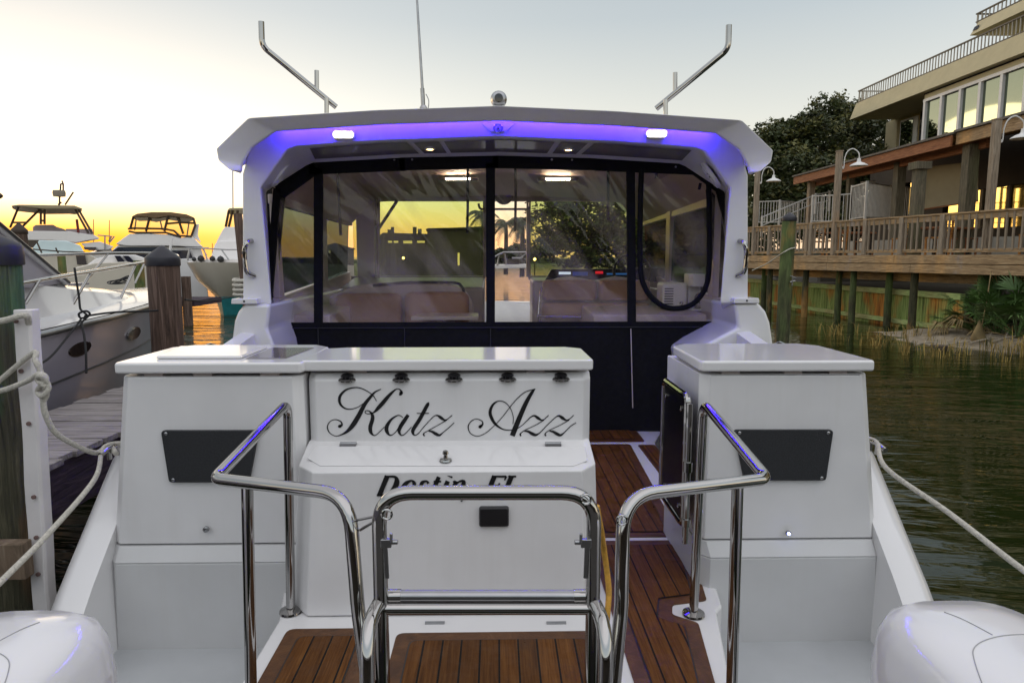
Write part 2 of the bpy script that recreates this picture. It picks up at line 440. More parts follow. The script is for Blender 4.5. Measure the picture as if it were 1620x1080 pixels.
mb = MB(); mb.prism([(x,y,-.3955) for x,y in [(-1.33,2.66),(-1.0,2.66),(-1.0,2.97),(-1.38,2.97)]], (0,0,.012)); mb.build('raised_hatch', GEL, ll, bev=.006, seg=3)
mb = MB(); mb.prism([(x,y,-.3955) for x,y in [(-.985,2.66),(-.83,2.66),(-.80,2.97),(-.985,2.97)]], (0,0,.003)); mb.build('smoked_panel', PANELD, ll, bev=.002)
def plate(px, parent):
    pts = [D(x,y,2.576) for x,y in px]
    pc = sum(pts, Vector())/4
    f = fillet([ (pts[0]+pts[3])/2 ]+pts+[(pts[0]+pts[3])/2], .014, 4)[:-1]
    mb = MB(); mb.prism(f, (0,.03,0)); o = mb.build('vent_plate', GRILLE, parent, bev=.002)
    mb = MB()
    for p in pts:
        q = p+(pc-p)*.11; q.y = 2.576; mb.nx(); mb.lathe(q, [(.0065,0),(.0065,.002),(.003,.004),(.0001,.004)], 10, (0,-1,0))
    mb.build('plate_screw', STEEL, o)
plate([(254,681),(409,681),(393,763),(267,763)], bl)
plate([(1161,680),(1319,680),(1307,760),(1179,760)], br)
c = D(327,836,2.585); mb = MB(); mb.lathe(c, [(.012,0),(.012,.01),(.007,.012),(.007,.004),(.0001,.004)], 16, (0,-1,0)); mb.build('drain_fitting', STEEL, bl)
c = D(1246,842,2.585); mb = MB(); mb.lathe(c, [(.010,0),(.010,.008),(.004,.01)], 14, (0,-1,0)); mb.build('lamp_bezel', STEEL, br)
mb = MB(); mb.lathe(c+Vector((0,-.01,0)), [(.0055,0),(.0055,.004),(.002,.006)], 12, (0,-1,0)); mb.build('indicator_lamp', emit('blue_led_point',(.25,.3,1),18), br)
# centre transom cabinet
Yn = 2.62
mb = MB()
up = [(-.742,Yn+.035),(-.708,Yn),(.335,Yn),(.366,Yn+.035),(.366,2.98),(-.742,2.98)]
mb.loft([[(x,y,-1.2) for x,y in up],[(x,y,-.475) for x,y in up],[(x,y+(.03 if y<2.7 else 0),-.452) for x,y in up]])
tc = mb.build('transom_cabinet', GELM, Y, bev=.006, seg=3)
lowT = [(-.742,2.635),(-.712,2.615),(.333,2.615),(.362,2.635),(.362,2.7),(-.745,2.7)]
shF = [(-.741,2.478),(-.671,2.400),(.308,2.400),(.366,2.478),(.366,2.7),(-.741,2.7)]
shB = [(-.778,2.46),(-.70,2.372),(.318,2.372),(.387,2.46),(.387,2.7),(-.778,2.7)]
mb = MB(); mb.loft([[(x,y,SOLE+.004) for x,y in shB],[(x,y,-.771) for x,y in shF],[(x,y,-.717) for x,y in lowT]])
base = mb.build('cabinet_base', GELM, tc, bev=.006, seg=3)
sh = lambda px, py, up=.003: PL(px, py, (0,2.400,-.771+up), Vector((0,-.054,.215)).normalized())
mb = MB(); mb.prism([sh(500,704),(sh(926,706)),sh(929,728),sh(907,736.5),sh(506,736),sh(486,724)], (0,0,-.002)); mb.build('transom_hatch', GEL, base, bev=.001)
mb = MB()
for px in (551,875):
    p = sh(px,703,.004); mb.nx(); mb.box((p.x-.031,p.y-.012,p.z-.004),(p.x+.031,p.y+.012,p.z+.006)); mb.tube([(p.x-.031,p.y,p.z+.006),(p.x+.031,p.y,p.z+.006)],.005,8)
mb.build('hinge', STEEL, base)
p = sh(705,728,.004); mb = MB(); mb.lathe(p, [(.024,0),(.022,.006),(.009,.010),(.007,.022),(.012,.026),(.010,.036),(.002,.04)], 18); mb.build('latch', CHROME, base)
mb = MB(); pl = [(-.75,2.60),(.363,2.60),(.372,2.615),(.366,2.93),(.30,2.985),(-.66,2.985),(-.745,2.95),(-.757,2.615)]
mb.loft([[(x,y,-.436) for x,y in pl],[(x,y,-.394) for x,y in pl]]); mb.build('cabinet_lid', GEL, tc, bev=.010, seg=4)
mb = MB()
for x in (-.55,.15): mb.nx(); mb.box((x-.035,2.66,-.452),(x+.035,2.72,-.436))
mb.nx(); mb.box((-.70,2.70,-.452),(.32,2.95,-.436)); mb.build('lid_spacer', LINERG, tc)
# five round cup fittings on the ledge
for px in (548,634,718,803,888):
    c = D(px, 604, 2.612)
    mb = MB(); mb.lathe((c.x,2.632,-.476), [(.036,0),(.036,.004),(.029,.008),(.024,.009)], 20, (0,-.12,1)); fl = mb.build('rod_holder', CHROME, tc)
    mb = MB(); mb.lathe((c.x,2.630,-.466), [(.025,0),(.025,.009),(.016,.015),(.001,.017)], 18, (0,-.12,1)); mb.build('rod_holder_cap', DARKGL, fl)
# vent / handle plate
fp = lambda px, py, off=0: PL(px, py, (0,2.400-off,-.771), Vector((0,-.535,.028)).normalized())
a,b_ = fp(758,800),fp(805,831); mb = MB()
rr = rrect(b_.x-a.x, a.z-b_.z, .008)
cx,cz = (a.x+b_.x)/2,(a.z+b_.z)/2; yy = (a.y+b_.y)/2
mb.loft([[(cx+x,yy+.01,cz+z) for x,z in rr],[(cx+x,yy-.012,cz+z) for x,z in rr],[(cx+x*.92,yy-.018,cz+z*.9) for x,z in rr]])
mb.build('shower_box', BLACKP, base, bev=.002)
# lettering
def ribbons(name, strokes, proj, org, sc, parent):
    mb = MB()
    for st in strokes:
        pts = cr([(x,y,w) for x,y,w in st], 7)
        A=[];B=[]
        for i,(x,y,w) in enumerate(pts):
            q0 = pts[max(i-1,0)]; q1 = pts[min(i+1,len(pts)-1)]
            dx,dy = q1[0]-q0[0],q1[1]-q0[1]; l = math.hypot(dx,dy) or 1
            nx,ny = -dy/l*w*.54,dx/l*w*.54
            A.append(proj(org[0]+(x+nx)/sc, org[1]+(y+ny)/sc)); B.append(proj(org[0]+(x-nx)/sc, org[1]+(y-ny)/sc))
        mb.loft([A,B], cap=False, closed=False)
        x,y,w = pts[-1]
        if w > 40 and len(st) > 12:
            mb.poly([proj(org[0]+(x+w*.55*math.cos(k*.5236))/sc, org[1]+(y+w*.55*math.sin(k*.5236))/sc) for k in range(12)])
    return mb.build(name, VINYL, parent, smooth=0)
name_proj = lambda px, py: D(px, py, Yn-.002)
c2 = lambda st: [(x+972,y,w) for x,y,w in st]
c3 = lambda st: [(x+2376,y,w) for x,y,w in st]
c4 = lambda st: [(x+3240,y,w) for x,y,w in st]
K = [[(925,370,11),(870,280,13),(760,195,14),(640,145,18),(530,140,20),(400,180,30),(310,270,42),(290,360,42),(320,440,34),(400,497,22),(500,505,14),(610,470,12),(700,410,12)],
 [(1005,165,10),(900,215,25),(820,300,45),(720,430,60),(620,620,74),(520,780,74),(430,880,48),(330,940,22),(230,965,12),(140,925,14),(90,850,18),(95,770,16),(150,705,12),(230,685,12),(310,715,18),(335,770,30),(295,800,52)],
 [(1340,240,58),(1347,205,36),(1310,165,16),(1250,172,20),(1150,262,48),(1040,390,62),(960,480,60),(900,545,35),(850,575,14),(780,588,14),(730,565,14),(745,535,14),(800,540,18),(850,600,45),(855,680,60),(820,800,62),(825,890,55),(870,950,20),(920,945,14),(990,880,12),(1060,810,10)]]
K.append([(1345,210,20),(1352,225,50),(1328,246,56),(1318,240,20)])
a_ = [[(405,650,12),(340,612,14),(270,635,24),(190,700,40),(130,800,60),(128,880,58),(175,948,25),(230,940,14),(300,870,14),(400,700,14)],
 [(495,605,52),(430,700,62),(360,810,60),(338,890,48),(380,953,18),(450,920,14),(550,810,12)]]
t_ = [[(850,412,30),(820,440,55),(690,680,60),(600,820,60),(572,890,52),(600,950,20),(670,920,14),(760,810,12),(920,640,14),(990,615,22),(1050,650,48),(1110,690,30),(1160,680,14),(1245,610,14)],
 [(640,578,14),(850,578,14)],[(1160,690,14),(1020,770,12),(860,860,12),(780,905,14),(755,935,22),(775,965,22)],
 [(840,878,18),(900,890,35),(970,930,50),(1030,950,35),(1090,905,14),(1190,820,14),(1280,740,14)]]
A_ = [[(1264,160,8),(1194,180,14),(1080,220,14),(960,320,14),(830,470,12),(700,640,12),(560,790,12),(420,910,12),(300,965,12),(210,955,12),(140,900,14),(115,800,18),(170,710,14),(260,675,12),(350,710,16),(362,765,28),(318,808,50)],
 [(1262,160,8),(1210,215,46),(1114,380,65),(1014,600,74),(924,820,80),(868,962,82)],
 [(880,760,12),(885,640,12),(840,500,12),(750,395,14),(640,368,16),(540,430,35),(490,560,50),(530,690,48),(600,780,35),(700,845,20),(790,865,16),(860,862,14),(940,845,14),(1040,780,12),(1124,700,14),(1194,635,18),(1249,620,28),(1304,655,45),(1364,692,25),(1414,680,14),(1489,610,14)]]
zz = [[(550,690,14),(400,780,12),(240,855,12),(170,900,14),(140,935,22),(155,965,24)],
 [(210,880,18),(280,890,35),(350,930,50),(410,945,38),(480,905,16),(600,780,14),(740,650,16),(800,620,28),(860,655,48),(920,692,25),(975,680,14),(1055,610,14)],
 [(980,690,14),(820,780,12),(660,855,12),(590,900,14),(565,935,22),(580,965,24)],
 [(640,880,18),(700,890,35),(770,930,50),(830,950,38),(900,900,16),(1000,800,14),(1095,740,14)]]
ribbons('name_lettering', K+[c2(s) for s in a_+t_]+[c3(s) for s in A_]+[c4(s) for s in zz], name_proj, (510,600), 10.8, tc)
# the hailing port: bold slanted slab letters, strokes in (unit) letter space
def port(parent):
    def T(x0, w, strokes):
        out = []
        for st in strokes: out.append([(x0+x*w-(y)*84, 80+y*205, t) for x,y,t in st])
        return out
    s = []
    s += T(185,150,[[(.18,0,46),(.18,1,46)],[(0,.03,18),(.5,.03,18)],[(0,.97,18),(.5,.97,18)],[(.3,.03,18),(.75,.06,26),(1.0,.3,50),(1.0,.65,50),(.75,.93,30),(.3,.97,18)]])
    s += T(420,100,[[(0,.62,14),(1,.58,14),(1.0,.38,36),(.6,.24,18),(.15,.38,40),(.05,.68,46),(.3,.94,26),(.7,.96,18),(1.1,.82,12)]])
    s += T(580,90,[[(.95,.38,28),(.6,.26,18),(.2,.34,34),(.3,.52,36),(.8,.68,40),(.85,.86,34),(.4,.97,18),(.0,.84,24)]])
    s += T(710,70,[[(.5,.05,38),(.5,.80,44),(.7,.96,24),(1.1,.88,12)],[(.0,.28,18),(1.1,.28,18)]])
    s += T(830,60,[[(.4,.26,42),(.4,.82,44),(.6,.96,22),(1.0,.88,12)],[(.0,.29,16),(.4,.29,16)],[(.42,.0,46),(.44,.03,52),(.43,.06,46)]])
    s += T(920,110,[[(.2,.26,40),(.2,.98,44)],[(-.1,.29,16),(.2,.29,16)],[(.2,.42,16),(.6,.26,20),(.95,.34,38),(.95,.85,44),(1.05,.97,22),(1.3,.88,12)]])
    s += T(1075,40,[[(.3,.98,44),(.25,1.1,34),(.0,1.28,14)]])
    s += T(1285,150,[[(.18,0,46),(.18,1,46)],[(0,.03,18),(1.0,.03,20)],[(1.0,.02,20),(.98,.22,12)],[(.2,.48,18),(.7,.48,18)],[(.72,.36,16),(.72,.62,16)],[(0,.97,18),(.5,.97,18)]])
    s += T(1455,130,[[(.25,0,46),(.25,1,46)],[(0,.03,18),(.62,.03,18)],[(0,.97,18),(1.0,.97,20)],[(1.02,.97,18),(1.08,.74,14)]])
    return ribbons('port_lettering', s, lambda px,py: fp(px,py,.004), (580,740), 6.48, parent)
port(base)
# transom gate folded open against the starboard locker
mb = MB()
g = lambda y, z: (.738, y+.03, z)
mb.tube(fillet([g(2.56,-.60),g(2.56,-.54),g(2.93,-.54),g(2.93,-1.06),g(2.56,-1.06),g(2.56,-.60)], .04), .014, 10)
mb.tube([g(2.53,-.56),g(2.53,-1.12)], .012, 10); mb.tube([g(2.53,-.79),g(2.53,-.83)], .018, 10); mb.tube([g(2.53,-1.02),g(2.53,-1.05)], .018, 10)
gt = mb.build('transom_gate', CHROME, Y)
mb = MB(); mb.box((.734,2.605,-1.045),(.744,2.945,-.555)); mb.build('gate_panel', GATEP, gt, bev=.002)
mb = MB()
for y,z in ((2.62,-.60),(2.87,-.60),(2.62,-1.0),(2.87,-1.0)): mb.nx(); mb.lathe((.734,y+.03,z), [(.012,0),(.012,.006),(.004,.01)], 12, (-1,0,0))
mb.build('gate_bolt', CHROME, gt)
# ------------------------------------------------------------------ hardtop
YA, YF, YB, YW = 4.57, 4.18, 5.0, 7.55
def pxs(pts, d): return [D(x,y,d) for x,y in pts]
def sym(half, d):
    """half contour from lower port end up to the centre (pixels), mirrored about x=0"""
    h = pxs(half, d)
    return h+[Vector((-p.x,p.y,p.z)) for p in reversed(h[:-1])]
outF = sym([(371,272),(352,256),(349,238),(399,190),(600,177.5),(788,171)], YF)
inF = sym([(377,271),(379,259),(394,232),(432,206),(600,195),(788,189)], YF)
mb = MB()
for off,rev in ((0,0),):
    rings = [outF, inF]
n = len(outF)
A = [p+Vector((0,-.07,0)) for p in outF]; Bq = [p+Vector((0,.035,0)) for p in inF]
A2 = [p+Vector((0,.12,0)) for p in outF]; B2 = [p+Vector((0,.06,0)) for p in inF]
vs = A+Bq+A2+B2; fs = []
for i in range(n-1):
    fs += [(i,i+1,n+i+1,n+i),(i,i+1,2*n+i+1,2*n+i),(n+i,n+i+1,3*n+i+1,3*n+i),(2*n+i,2*n+i+1,3*n+i+1,3*n+i)]
for i in (0,n-1): fs.append((i,n+i,3*n+i,2*n+i))
mb.add(vs, fs)
fascia = mb.build('hardtop_fascia', GELM, Y, bev=.012, seg=3)
# roof shell behind the fascia, swept forward to the windscreen
def shell(y, k, dz):
    r = []
    for p in outF[1:-1]:
        q = Vector((p.x*k*.985, y, (p.z-.55)*(.97)+.55+dz)); r.append(q)
    return r
mb = MB(); rg = []
for y,k,dz in ((YF+.10,1,.0),(4.62,1.05,.068),(5.2,1.06,.09),(6.2,1.03,.09),(7.2,.98,.03),(7.75,.92,-.08)):
    o = shell(y,k,dz); i_ = [Vector((p.x*.97,p.y,p.z-(.022 if y < 5 else .05))) for p in o]; rg.append(o+i_[::-1])
mb.loft(rg); mb.build('hardtop_roof', [GEL], Y, bev=.01, smooth=40)
# arch face (portal) with legs
outA = sym([(384,481),(383,275),(394,236),(431,204),(600,193),(788,187)], YA)
inA = sym([(431,481),(413,296),(456,236),(470,231),(600,222),(788,216)], YA)
inA[0] = D(430,481,YA); inA[-1] = Vector((-inA[0].x, YA, inA[0].z))
n = len(outA); mb = MB()
back = [p+Vector((0,.45,0)) for p in outA]
inB = sym([(424,500),(421,303),(486,262),(496,258),(640,250),(788,247)], YB)
vs = outA+inA+back+inB; fs = []
for i in range(n-1):
    fs += [(i,i+1,n+i+1,n+i),(i,i+1,2*n+i+1,2*n+i),(n+i,n+i+1,3*n+i+1,3*n+i),(2*n+i,2*n+i+1,3*n+i+1,3*n+i)]
for i in (0,n-1): fs.append((i,n+i,3*n+i,2*n+i))
mb.add(vs, fs)
arch = mb.build('hardtop_arch', GELM, Y, bev=.012, seg=3)
# gloss ceiling panels under the overhang
def lerpc(a, b, t): return a+(b-a)*t
def on_ceiling(px, t):
    """point on the arch underside at pixel column px (aft edge), t forward"""
    for i in range(n-1):
        a,b = inA[i],inA[i+1]
        A0 = D(px,220,YA).x
        if min(a.x,b.x) <= A0 <= max(a.x,b.x) and abs(a.x-b.x) > .02:
            u = (A0-a.x)/(b.x-a.x)
            p = lerpc(a,b,u); q = lerpc(inB[i],inB[i+1],u)
            r = lerpc(p,q,t); return r+Vector((0,0,-.006))
for x0,x1 in ((478,640),(650,692),(700,880),(890,934),(944,1098)):
    mb = MB(); pts = [on_ceiling(x0+(8 if x0<500 else 0),.12)]+[on_ceiling(x0+(x1-x0)*k/4,.12) for k in range(1,4)]+[on_ceiling(x1,.12)]
    pts2 = [on_ceiling(x0+(x1-x0)*k/4,.72) for k in range(5)]
    mb.loft([pts,pts2], cap=False, closed=False)
    mb.build('ceiling_panel', PANELD, arch, smooth=60)
# LED strip behind the fascia lip
mb = MB(); path = sym([(440,206),(520,200.6),(600,195.6),(700,192),(788,190)], YA-.052)
mb.tube(path, .006, 8); led = mb.build('led_strip', emit('purple_led', (.035,.012,1.0), 95), fascia)
# flood lamps
for px,py in ((543.5,213.5),(1038.5,212.0)):
    c = D(px,py,YA-.03)
    rr = rrect(.145,.055,.026,6)
    mb = MB(); mb.loft([[(c.x+x,c.y+.03,c.z+z) for x,z in rr],[(c.x+x,c.y-.01,c.z+z) for x,z in rr]]); fl = mb.build('flood_lamp', WHITEP, arch, bev=.003)
    mb = MB()
    for k in (-1.5,-.5,.5,1.5):
        q = rrect(.028,.034,.008,3); mb.loft([[(c.x+k*.031+x,c.y-.0102,c.z+z) for x,z in q],[(c.x+k*.031+x,c.y-.016,c.z+z) for x,z in q]])
    mb.build('lamp_lens', emit('flood_white',(1,.93,.74),9), fl)
# small warm downlights
for px in (668,912):
    c = on_ceiling(px,.45); mb = MB(); mb.lathe(c, [(.036,.01),(.036,-.006),(.026,-.008),(.022,-.002)], 18); dl = mb.build('downlight', WHITEP, arch)
    mb = MB(); mb.lathe(c+Vector((0,0,-.006)), [(.020,0),(.020,-.003)], 14); mb.build('downlight_lens', emit('warm_lamp',(1,.62,.25),14), dl)
# speakers in the corner chamfers
for s in (-1,1):
    i = 1; pa = (inA[1]+inA[2]+inB[1]+inB[2])/4
    nn = (inA[2]-inA[1]).cross(inB[1]-inA[1]).normalized()
    if nn.z > 0: nn = -nn
    c = Vector((pa.x*(-s),pa.y,pa.z)) if s > 0 else pa
    if s > 0: nn = Vector((-nn.x,nn.y,nn.z))
    mb = MB(); mb.lathe(c, [(.105,-.01),(.105,.014),(.085,.020),(.08,.010)], 24, nn); spk = mb.build('speaker', WHITEP, arch)
    mb = MB(); mb.lathe(c, [(.078,.0),(.078,.011),(.03,.008),(.026,.018),(.001,.02)], 24, nn)
    mb.build('speaker_cone', GRILLE, spk)
    mb = MB(); u = nn.orthogonal().normalized(); w = nn.cross(u)
    for k in range(3):
        d = u*math.cos(k*PI/3)+w*math.sin(k*PI/3); mb.beam(c+nn*.017-d*.082, c+nn*.017+d*.082, .012, .006, nn)
    mb.build('speaker_grille', WHITEP, spk)
# emblem: recessed wing and ringed mark
mb = MB(); y = YA-.012
mb.prism([D(761,194.5,y),D(816,194.5,y),D(800,206),D(776,206)] if False else [D(761,194.5,y),D(816,194.5,y),D(800,208.5,y),D(776,208.5,y)], (0,.02,0))
em = mb.build('emblem', GELM, arch, bev=.004)
cc = D(788,203,y-.006); ring = [(cc.x+.027*math.cos(a),cc.y,cc.z+.027*math.sin(a)) for a in [2*PI*k/28 for k in range(28)]]
mb = MB(); mb.tube(ring, .0045, 8, closed=True); mb.beam(cc+Vector((-.012,0,-.020)),cc+Vector((0,0,.010)),.004,.006,(0,1,0)); mb.beam(cc+Vector((.012,0,-.020)),cc+Vector((0,0,.010)),.004,.006,(0,1,0))
mb.build('emblem_ring', CHROME, em)
# grab handles
for s in (-1,1):
    pts = [Vector((s*abs(D(398,381,YA).x), YA-.0, D(398,381,YA).z)), Vector((s*(abs(D(398,381,YA).x)+.012), YA-.05, D(398,384,YA).z)),
           Vector((s*(abs(D(395,400,YA).x)+.014), YA-.055, D(395,400,YA).z)), Vector((s*(abs(D(396,425,YA).x)+.006), YA-.05, D(396,428,YA).z)), Vector((s*(abs(D(402,436,YA).x)), YA, D(402,437,YA).z))]
    mb = MB(); mb.tube(cr(pts,7), .016, 12); mb.build('grab_handle', CHROME, arch)
# leg foot trim and coaming below
for s in (-1,1):
    q = [(1162,481),(1201,479),(1212,492),(1219,510),(1224,545),(1226,600),(1095,600),(1090,562),(1112,547),(1167,518)] if s > 0 else [(428,481),(386,481),(376,493),(370,508),(365,545),(362,620),(446,620),(434,548),(423,520)]
    pts = [D(x,y,4.52) for x,y in q]
    mb = MB(); mb.prism(pts, (0,3.0,0)); mb.build('coaming', GEL, Y, bev=.025, seg=4)
    a,b = D(1162,480,4.49),D(1203,478,4.49)
    mb = MB(); mb.prism([(s*a.x,4.50,a.z),(s*b.x,4.50,a.z),(s*(b.x-.005),4.50,a.z+.035),(s*(a.x+.0),4.50,a.z+.035)], (0,.2,0)); ft = mb.build('leg_foot', GEL, arch, bev=.006)
    mb = MB(); mb.lathe((s*(a.x+b.x)/2,4.501,a.z+.018), [(.008,0),(.006,.003),(.001,.003)], 10, (0,-1,0)); mb.build('foot_bolt', BLACKP, ft)
    c = D(1262,540,3.6); 
    mb = MB(); mb.tube(fillet([(s*1.64,3.05,-.74),(s*1.64,3.05,-.545),(s*1.64,3.9,-.50),(s*1.64,4.2,-.58)], .08), .014, 10); mb.build('side_rail', CHROME, Y)
# roof hardware
def roofz(px): return None
for s in (-1,1):
    P = lambda x,y,d: Vector((s*D(1576-x if False else x,y,d).x*(-1 if False else 1),d,D(x,y,d).z)) 
    pp = [D(1153,40,4.9),D(1152,78,4.9),D(1038,172,5.15)]
    pp = [Vector((s*p.x,p.y,p.z)) for p in pp]
    mb = MB(); mb.tube(fillet(pp, .09), .0205, 12)
    a,b = D(1068,115,5.08),D(1068,146,5.08); mb.tube([(s*a.x,a.y,a.z),(s*b.x,b.y,b.z)], .0165, 12)
    a,b = D(1053,158,5.08),D(1053,182,5.08); mb.tube([(s*a.x,a.y,a.z),(s*b.x,b.y,b.z)], .0165, 12)
    mb.build('roof_rack', CHROME, Y)
mb = MB(); b0 = D(670,178,5.2); b1 = D(668,140,5.2); b2 = D(656,-60,5.2)
mb.tube([b0,b1], .016, 10); mb.tube([b1,b2], [.011,.007], 8); mb.lathe(b0, [(.03,-.02),(.03,.03),(.018,.05)], 14)
mb.tube(cr([b0+Vector((.03,0,.0)),b0+Vector((.04,0,.08)),b0+Vector((.02,0,.13))],5), .004, 6)
mb.build('antenna', STEEL, Y)
c = D(789,158,4.75); mb = MB(); mb.lathe(c, [(.0001,-.055),(.035,-.045),(.054,-.01),(.055,.02),(.042,.05),(.030,.055)], 22, (0,-1,0)); mb.box((c.x-.04,c.y-.03,c.z-.08),(c.x+.04,c.y+.03,c.z-.04))
tcam = mb.build('thermal_camera', STEEL, Y); mb = MB(); mb.lathe(c+Vector((0,-.052,0)), [(.030,0),(.028,.006),(.001,.008)], 18, (0,-1,0)); mb.build('camera_lens', DARKGL, tcam)
# ------------------------------------------------------------------ aft canvas enclosure (frame, panes, skirt)
YE = 5.02
mb = MB()
skirt = [D(424,508,YE),D(500,513,YE),D(775,515,YE),D(1000,514,YE),D(1170,506,YE),Vector((D(1170,516,YE).x,YE,SOLE)),Vector((D(424,510,YE).x,YE,SOLE))]
vs = []; nx,ny = 70,14
for j in range(ny+1):
    for i in range(nx+1):
        u,v = i/nx,j/ny; xx = skirt[0].x+(skirt[4].x-skirt[0].x)*u; zt = skirt[0].z-.01+(skirt[4].z-skirt[0].z)*u
        zz = zt+(SOLE-zt)*v; f = .010*math.sin(xx*9+3*noise.noise(Vector((xx*1.3,zz,2))))*min(1,v*4)+.012*noise.noise(Vector((xx*2.2,zz*3.0,7)))*min(1,v*5)
        vs.append((xx,YE+.004+f,zz))
mb.add(vs, [(j*(nx+1)+i,j*(nx+1)+i+1,(j+1)*(nx+1)+i+1,(j+1)*(nx+1)+i) for j in range(ny) for i in range(nx)], True); en = mb.build('canvas_enclosure', BLACK, Y, smooth=60)
mb = MB()
def bar(px0, px1, w, t=.03, y=YE): 
    a,b = D(*px0,y),D(*px1,y); mb.beam(a,b,w,t,(0,1,0))
def barp(px0, px1, wpx, y=YE, t=.03):
    """strip: width in pixels"""
    a,b = D(*px0,y),D(*px1,y); d = (b-a).normalized(); nrm = Vector((-d.z,0,d.x))*(wpx*y/F/2)
    mb.prism([a+nrm,b+nrm,b-nrm,a-nrm], (0,t,0))
barp((503,266),(503,518),13); mb.nx(); barp((776,258),(776,520),14); mb.nx(); barp((998,262),(1000,520),13)
mb.build('canvas_post', BLACK, en)
mb = MB()
for a,b,w in (((488,262),(640,256),26),((632,256.5),(788,253),24),((780,253),(950,256.5),24),((942,256),(1108,263),26),((440,303),(497,262),24),((1100,261),(1142,292),26)): barp(a,b,w)
barp((438,298),(421,508),11); barp((1138,290),(1168,405),14); barp((1163,395),(1168,512),12)
mb.build('canvas_border', BLACK, en)
def pane(pts, y):
    P = [D(x,yy,y) for x,yy in pts]; nx,ny = 24,14; mb = MB(); vs = []
    for j in range(ny+1):
        for i in range(nx+1):
            u,v = i/nx,j/ny
            p = (P[0]*(1-u)+P[1]*u)*(1-v)+(P[3]*(1-u)+P[2]*u)*v
            p.y += .018*noise.noise(Vector((p.x*2.6+p.z*3.2,p.z*1.5-p.x,1.7)))
            vs.append(p)
    mb.add(vs, [(j*(nx+1)+i,j*(nx+1)+i+1,(j+1)*(nx+1)+i+1,(j+1)*(nx+1)+i) for j in range(ny) for i in range(nx)], True)
    return mb.build('clear_pane', VINYLC, en, smooth=60)
pane([(436,300),(503,266),(503,514),(424,508)], YE+.02)
pane([(503,262),(776,258),(776,516),(503,514)], YE+.02)
pane([(776,258),(998,260),(998,516),(776,516)], YE+.02)
pane([(998,262),(1140,290),(1168,508),(998,515)], YE+.02)
for s in (-1,1):
    q = [D(x,y,YE+.05) for x,y in ((402,318),(446,280),(452,300),(432,508),(400,508))]
    mb = MB(); mb.prism([(s*p.x*1.0 if s < 0 else -p.x, p.y, p.z) for p in q] if s > 0 else q, (0,.012,0)); mb.build('quarter_panel', DARKGL, en)
# rolled door edge (U loop), straps and zip
mb = MB(); u = [(1015,266),(1013,330),(1013,420),(1022,458),(1045,482),(1070,488),(1097,480),(1116,455),(1122,420),(1122,340),(1121,284)]
mb.tube([D(x,y,YE-.015) for x,y in cr(u,6)], .020, 8); mb.build('door_edge', BLACK, en)
mb = MB()
for pts in ([(534,268),(537,330),(539,372)],[(740,266),(740,330),(739,368)],[(815,266),(816,300),(815,366)],[(962,264),(962,300),(962,348)],[(1038,264),(1038,282)],[(1108,290),(1106,300)]):
    mb.nx(); mb.tube([D(x,y,YE+.05) for x,y in pts], .011, 6)
mb.build('tie_strap', BLACK, en)
mb = MB()
for px in (503,640,776):
    a_,b_2 = D(px,520,YE-.006),D(px,560,YE-.006); mb.nx(); mb.tube([a_,Vector((a_.x,YE-.006,SOLE+.03))],.0035,5)
mb.nx(); mb.tube([D(430,519,YE-.008),D(1164,517,YE-.008)],.0035,5)
mb.build('canvas_seam', mat('canvas_binding',(.022,.022,.026),.7), en)
mb = MB(); mb.tube([D(998,520,YE-.012),D(1001,645,YE-.012)], .004, 6); mb.build('zip', LINERG, en)
mb = MB()
for px,py in ((624,253),(652,252.5),(873,252.5),(905,253),(1069,264),(430,520),(1165,490),(1163,512),(1130,518)):
    c = D(px,py,YE-.001); mb.nx(); mb.lathe(c, [(.008,0),(.007,.004),(.001,.005)], 10, (0,-1,0))
mb.build('snap_button', STEEL, en)
# ------------------------------------------------------------------ cabin interior seen through the panes
mb = MB(); mb.box((-1.6,5.06,-1.06),(1.6,7.5,-1.0)); mb.build('cabin_sole', LINERG, Y)
def ceil(y, dz, k=1): return [Vector((x*k,y,z+dz)) for x,z in ((-1.62,.43),(-1.36,.655),(-.7,.70),(0,.715),(.7,.70),(1.36,.655),(1.62,.43))]
mb = MB(); r0 = ceil(5.045,-.0); r1 = ceil(7.5,-.075,.97)
mb.loft([r0+[p+Vector((0,0,.05)) for p in reversed(r0)], r1+[p+Vector((0,0,.05)) for p in reversed(r1)]])
hl = mb.build('headliner', LINER, Y, smooth=20)
for s in (-1,1):
    mb = MB()
    mb.prism([(s*1.60,5.06,-1.0),(s*1.60,5.06,-.30),(s*1.60,7.5,-.16),(s*1.60,7.5,-1.0)], (s*.08,0,0))       # lower lining
    mb.prism([(s*1.60,5.06,.38),(s*1.60,5.06,.45),(s*1.56,7.5,.40),(s*1.56,7.5,.33)], (s*.06,0,0))
    mb.prism([(s*1.60,6.38,-.25),(s*1.60,6.52,-.24),(s*1.57,6.42,.42),(s*1.57,6.26,.42)], (s*.05,0,0))
    mb.prism([(s*1.60,5.06,-.30),(s*1.60,5.18,-.30),(s*1.60,5.12,.40),(s*1.60,5.06,.40)], (s*.05,0,0))
    wl = mb.build('side_lining', LINERG, Y, bev=.008)
    mb = MB(); mb.prism([(s*1.62,5.15,-.28),(s*1.62,7.45,-.17),(s*1.59,7.45,.36),(s*1.62,5.12,.40)], (s*.006,0,0)); mb.build('side_window', SIDEGL, wl)
    # counter / side deck moulding inside
    mb = MB(); mb.prism([(s*1.58,5.10,-.43),(s*1.58,6.6,-.40),(s*.72 if s > 0 else s*1.25,6.6,-.40),(s*.72 if s > 0 else s*1.25,5.10,-.43)], (0,0,-.55)); mb.build('side_counter', LINERG, Y, bev=.015, seg=3)
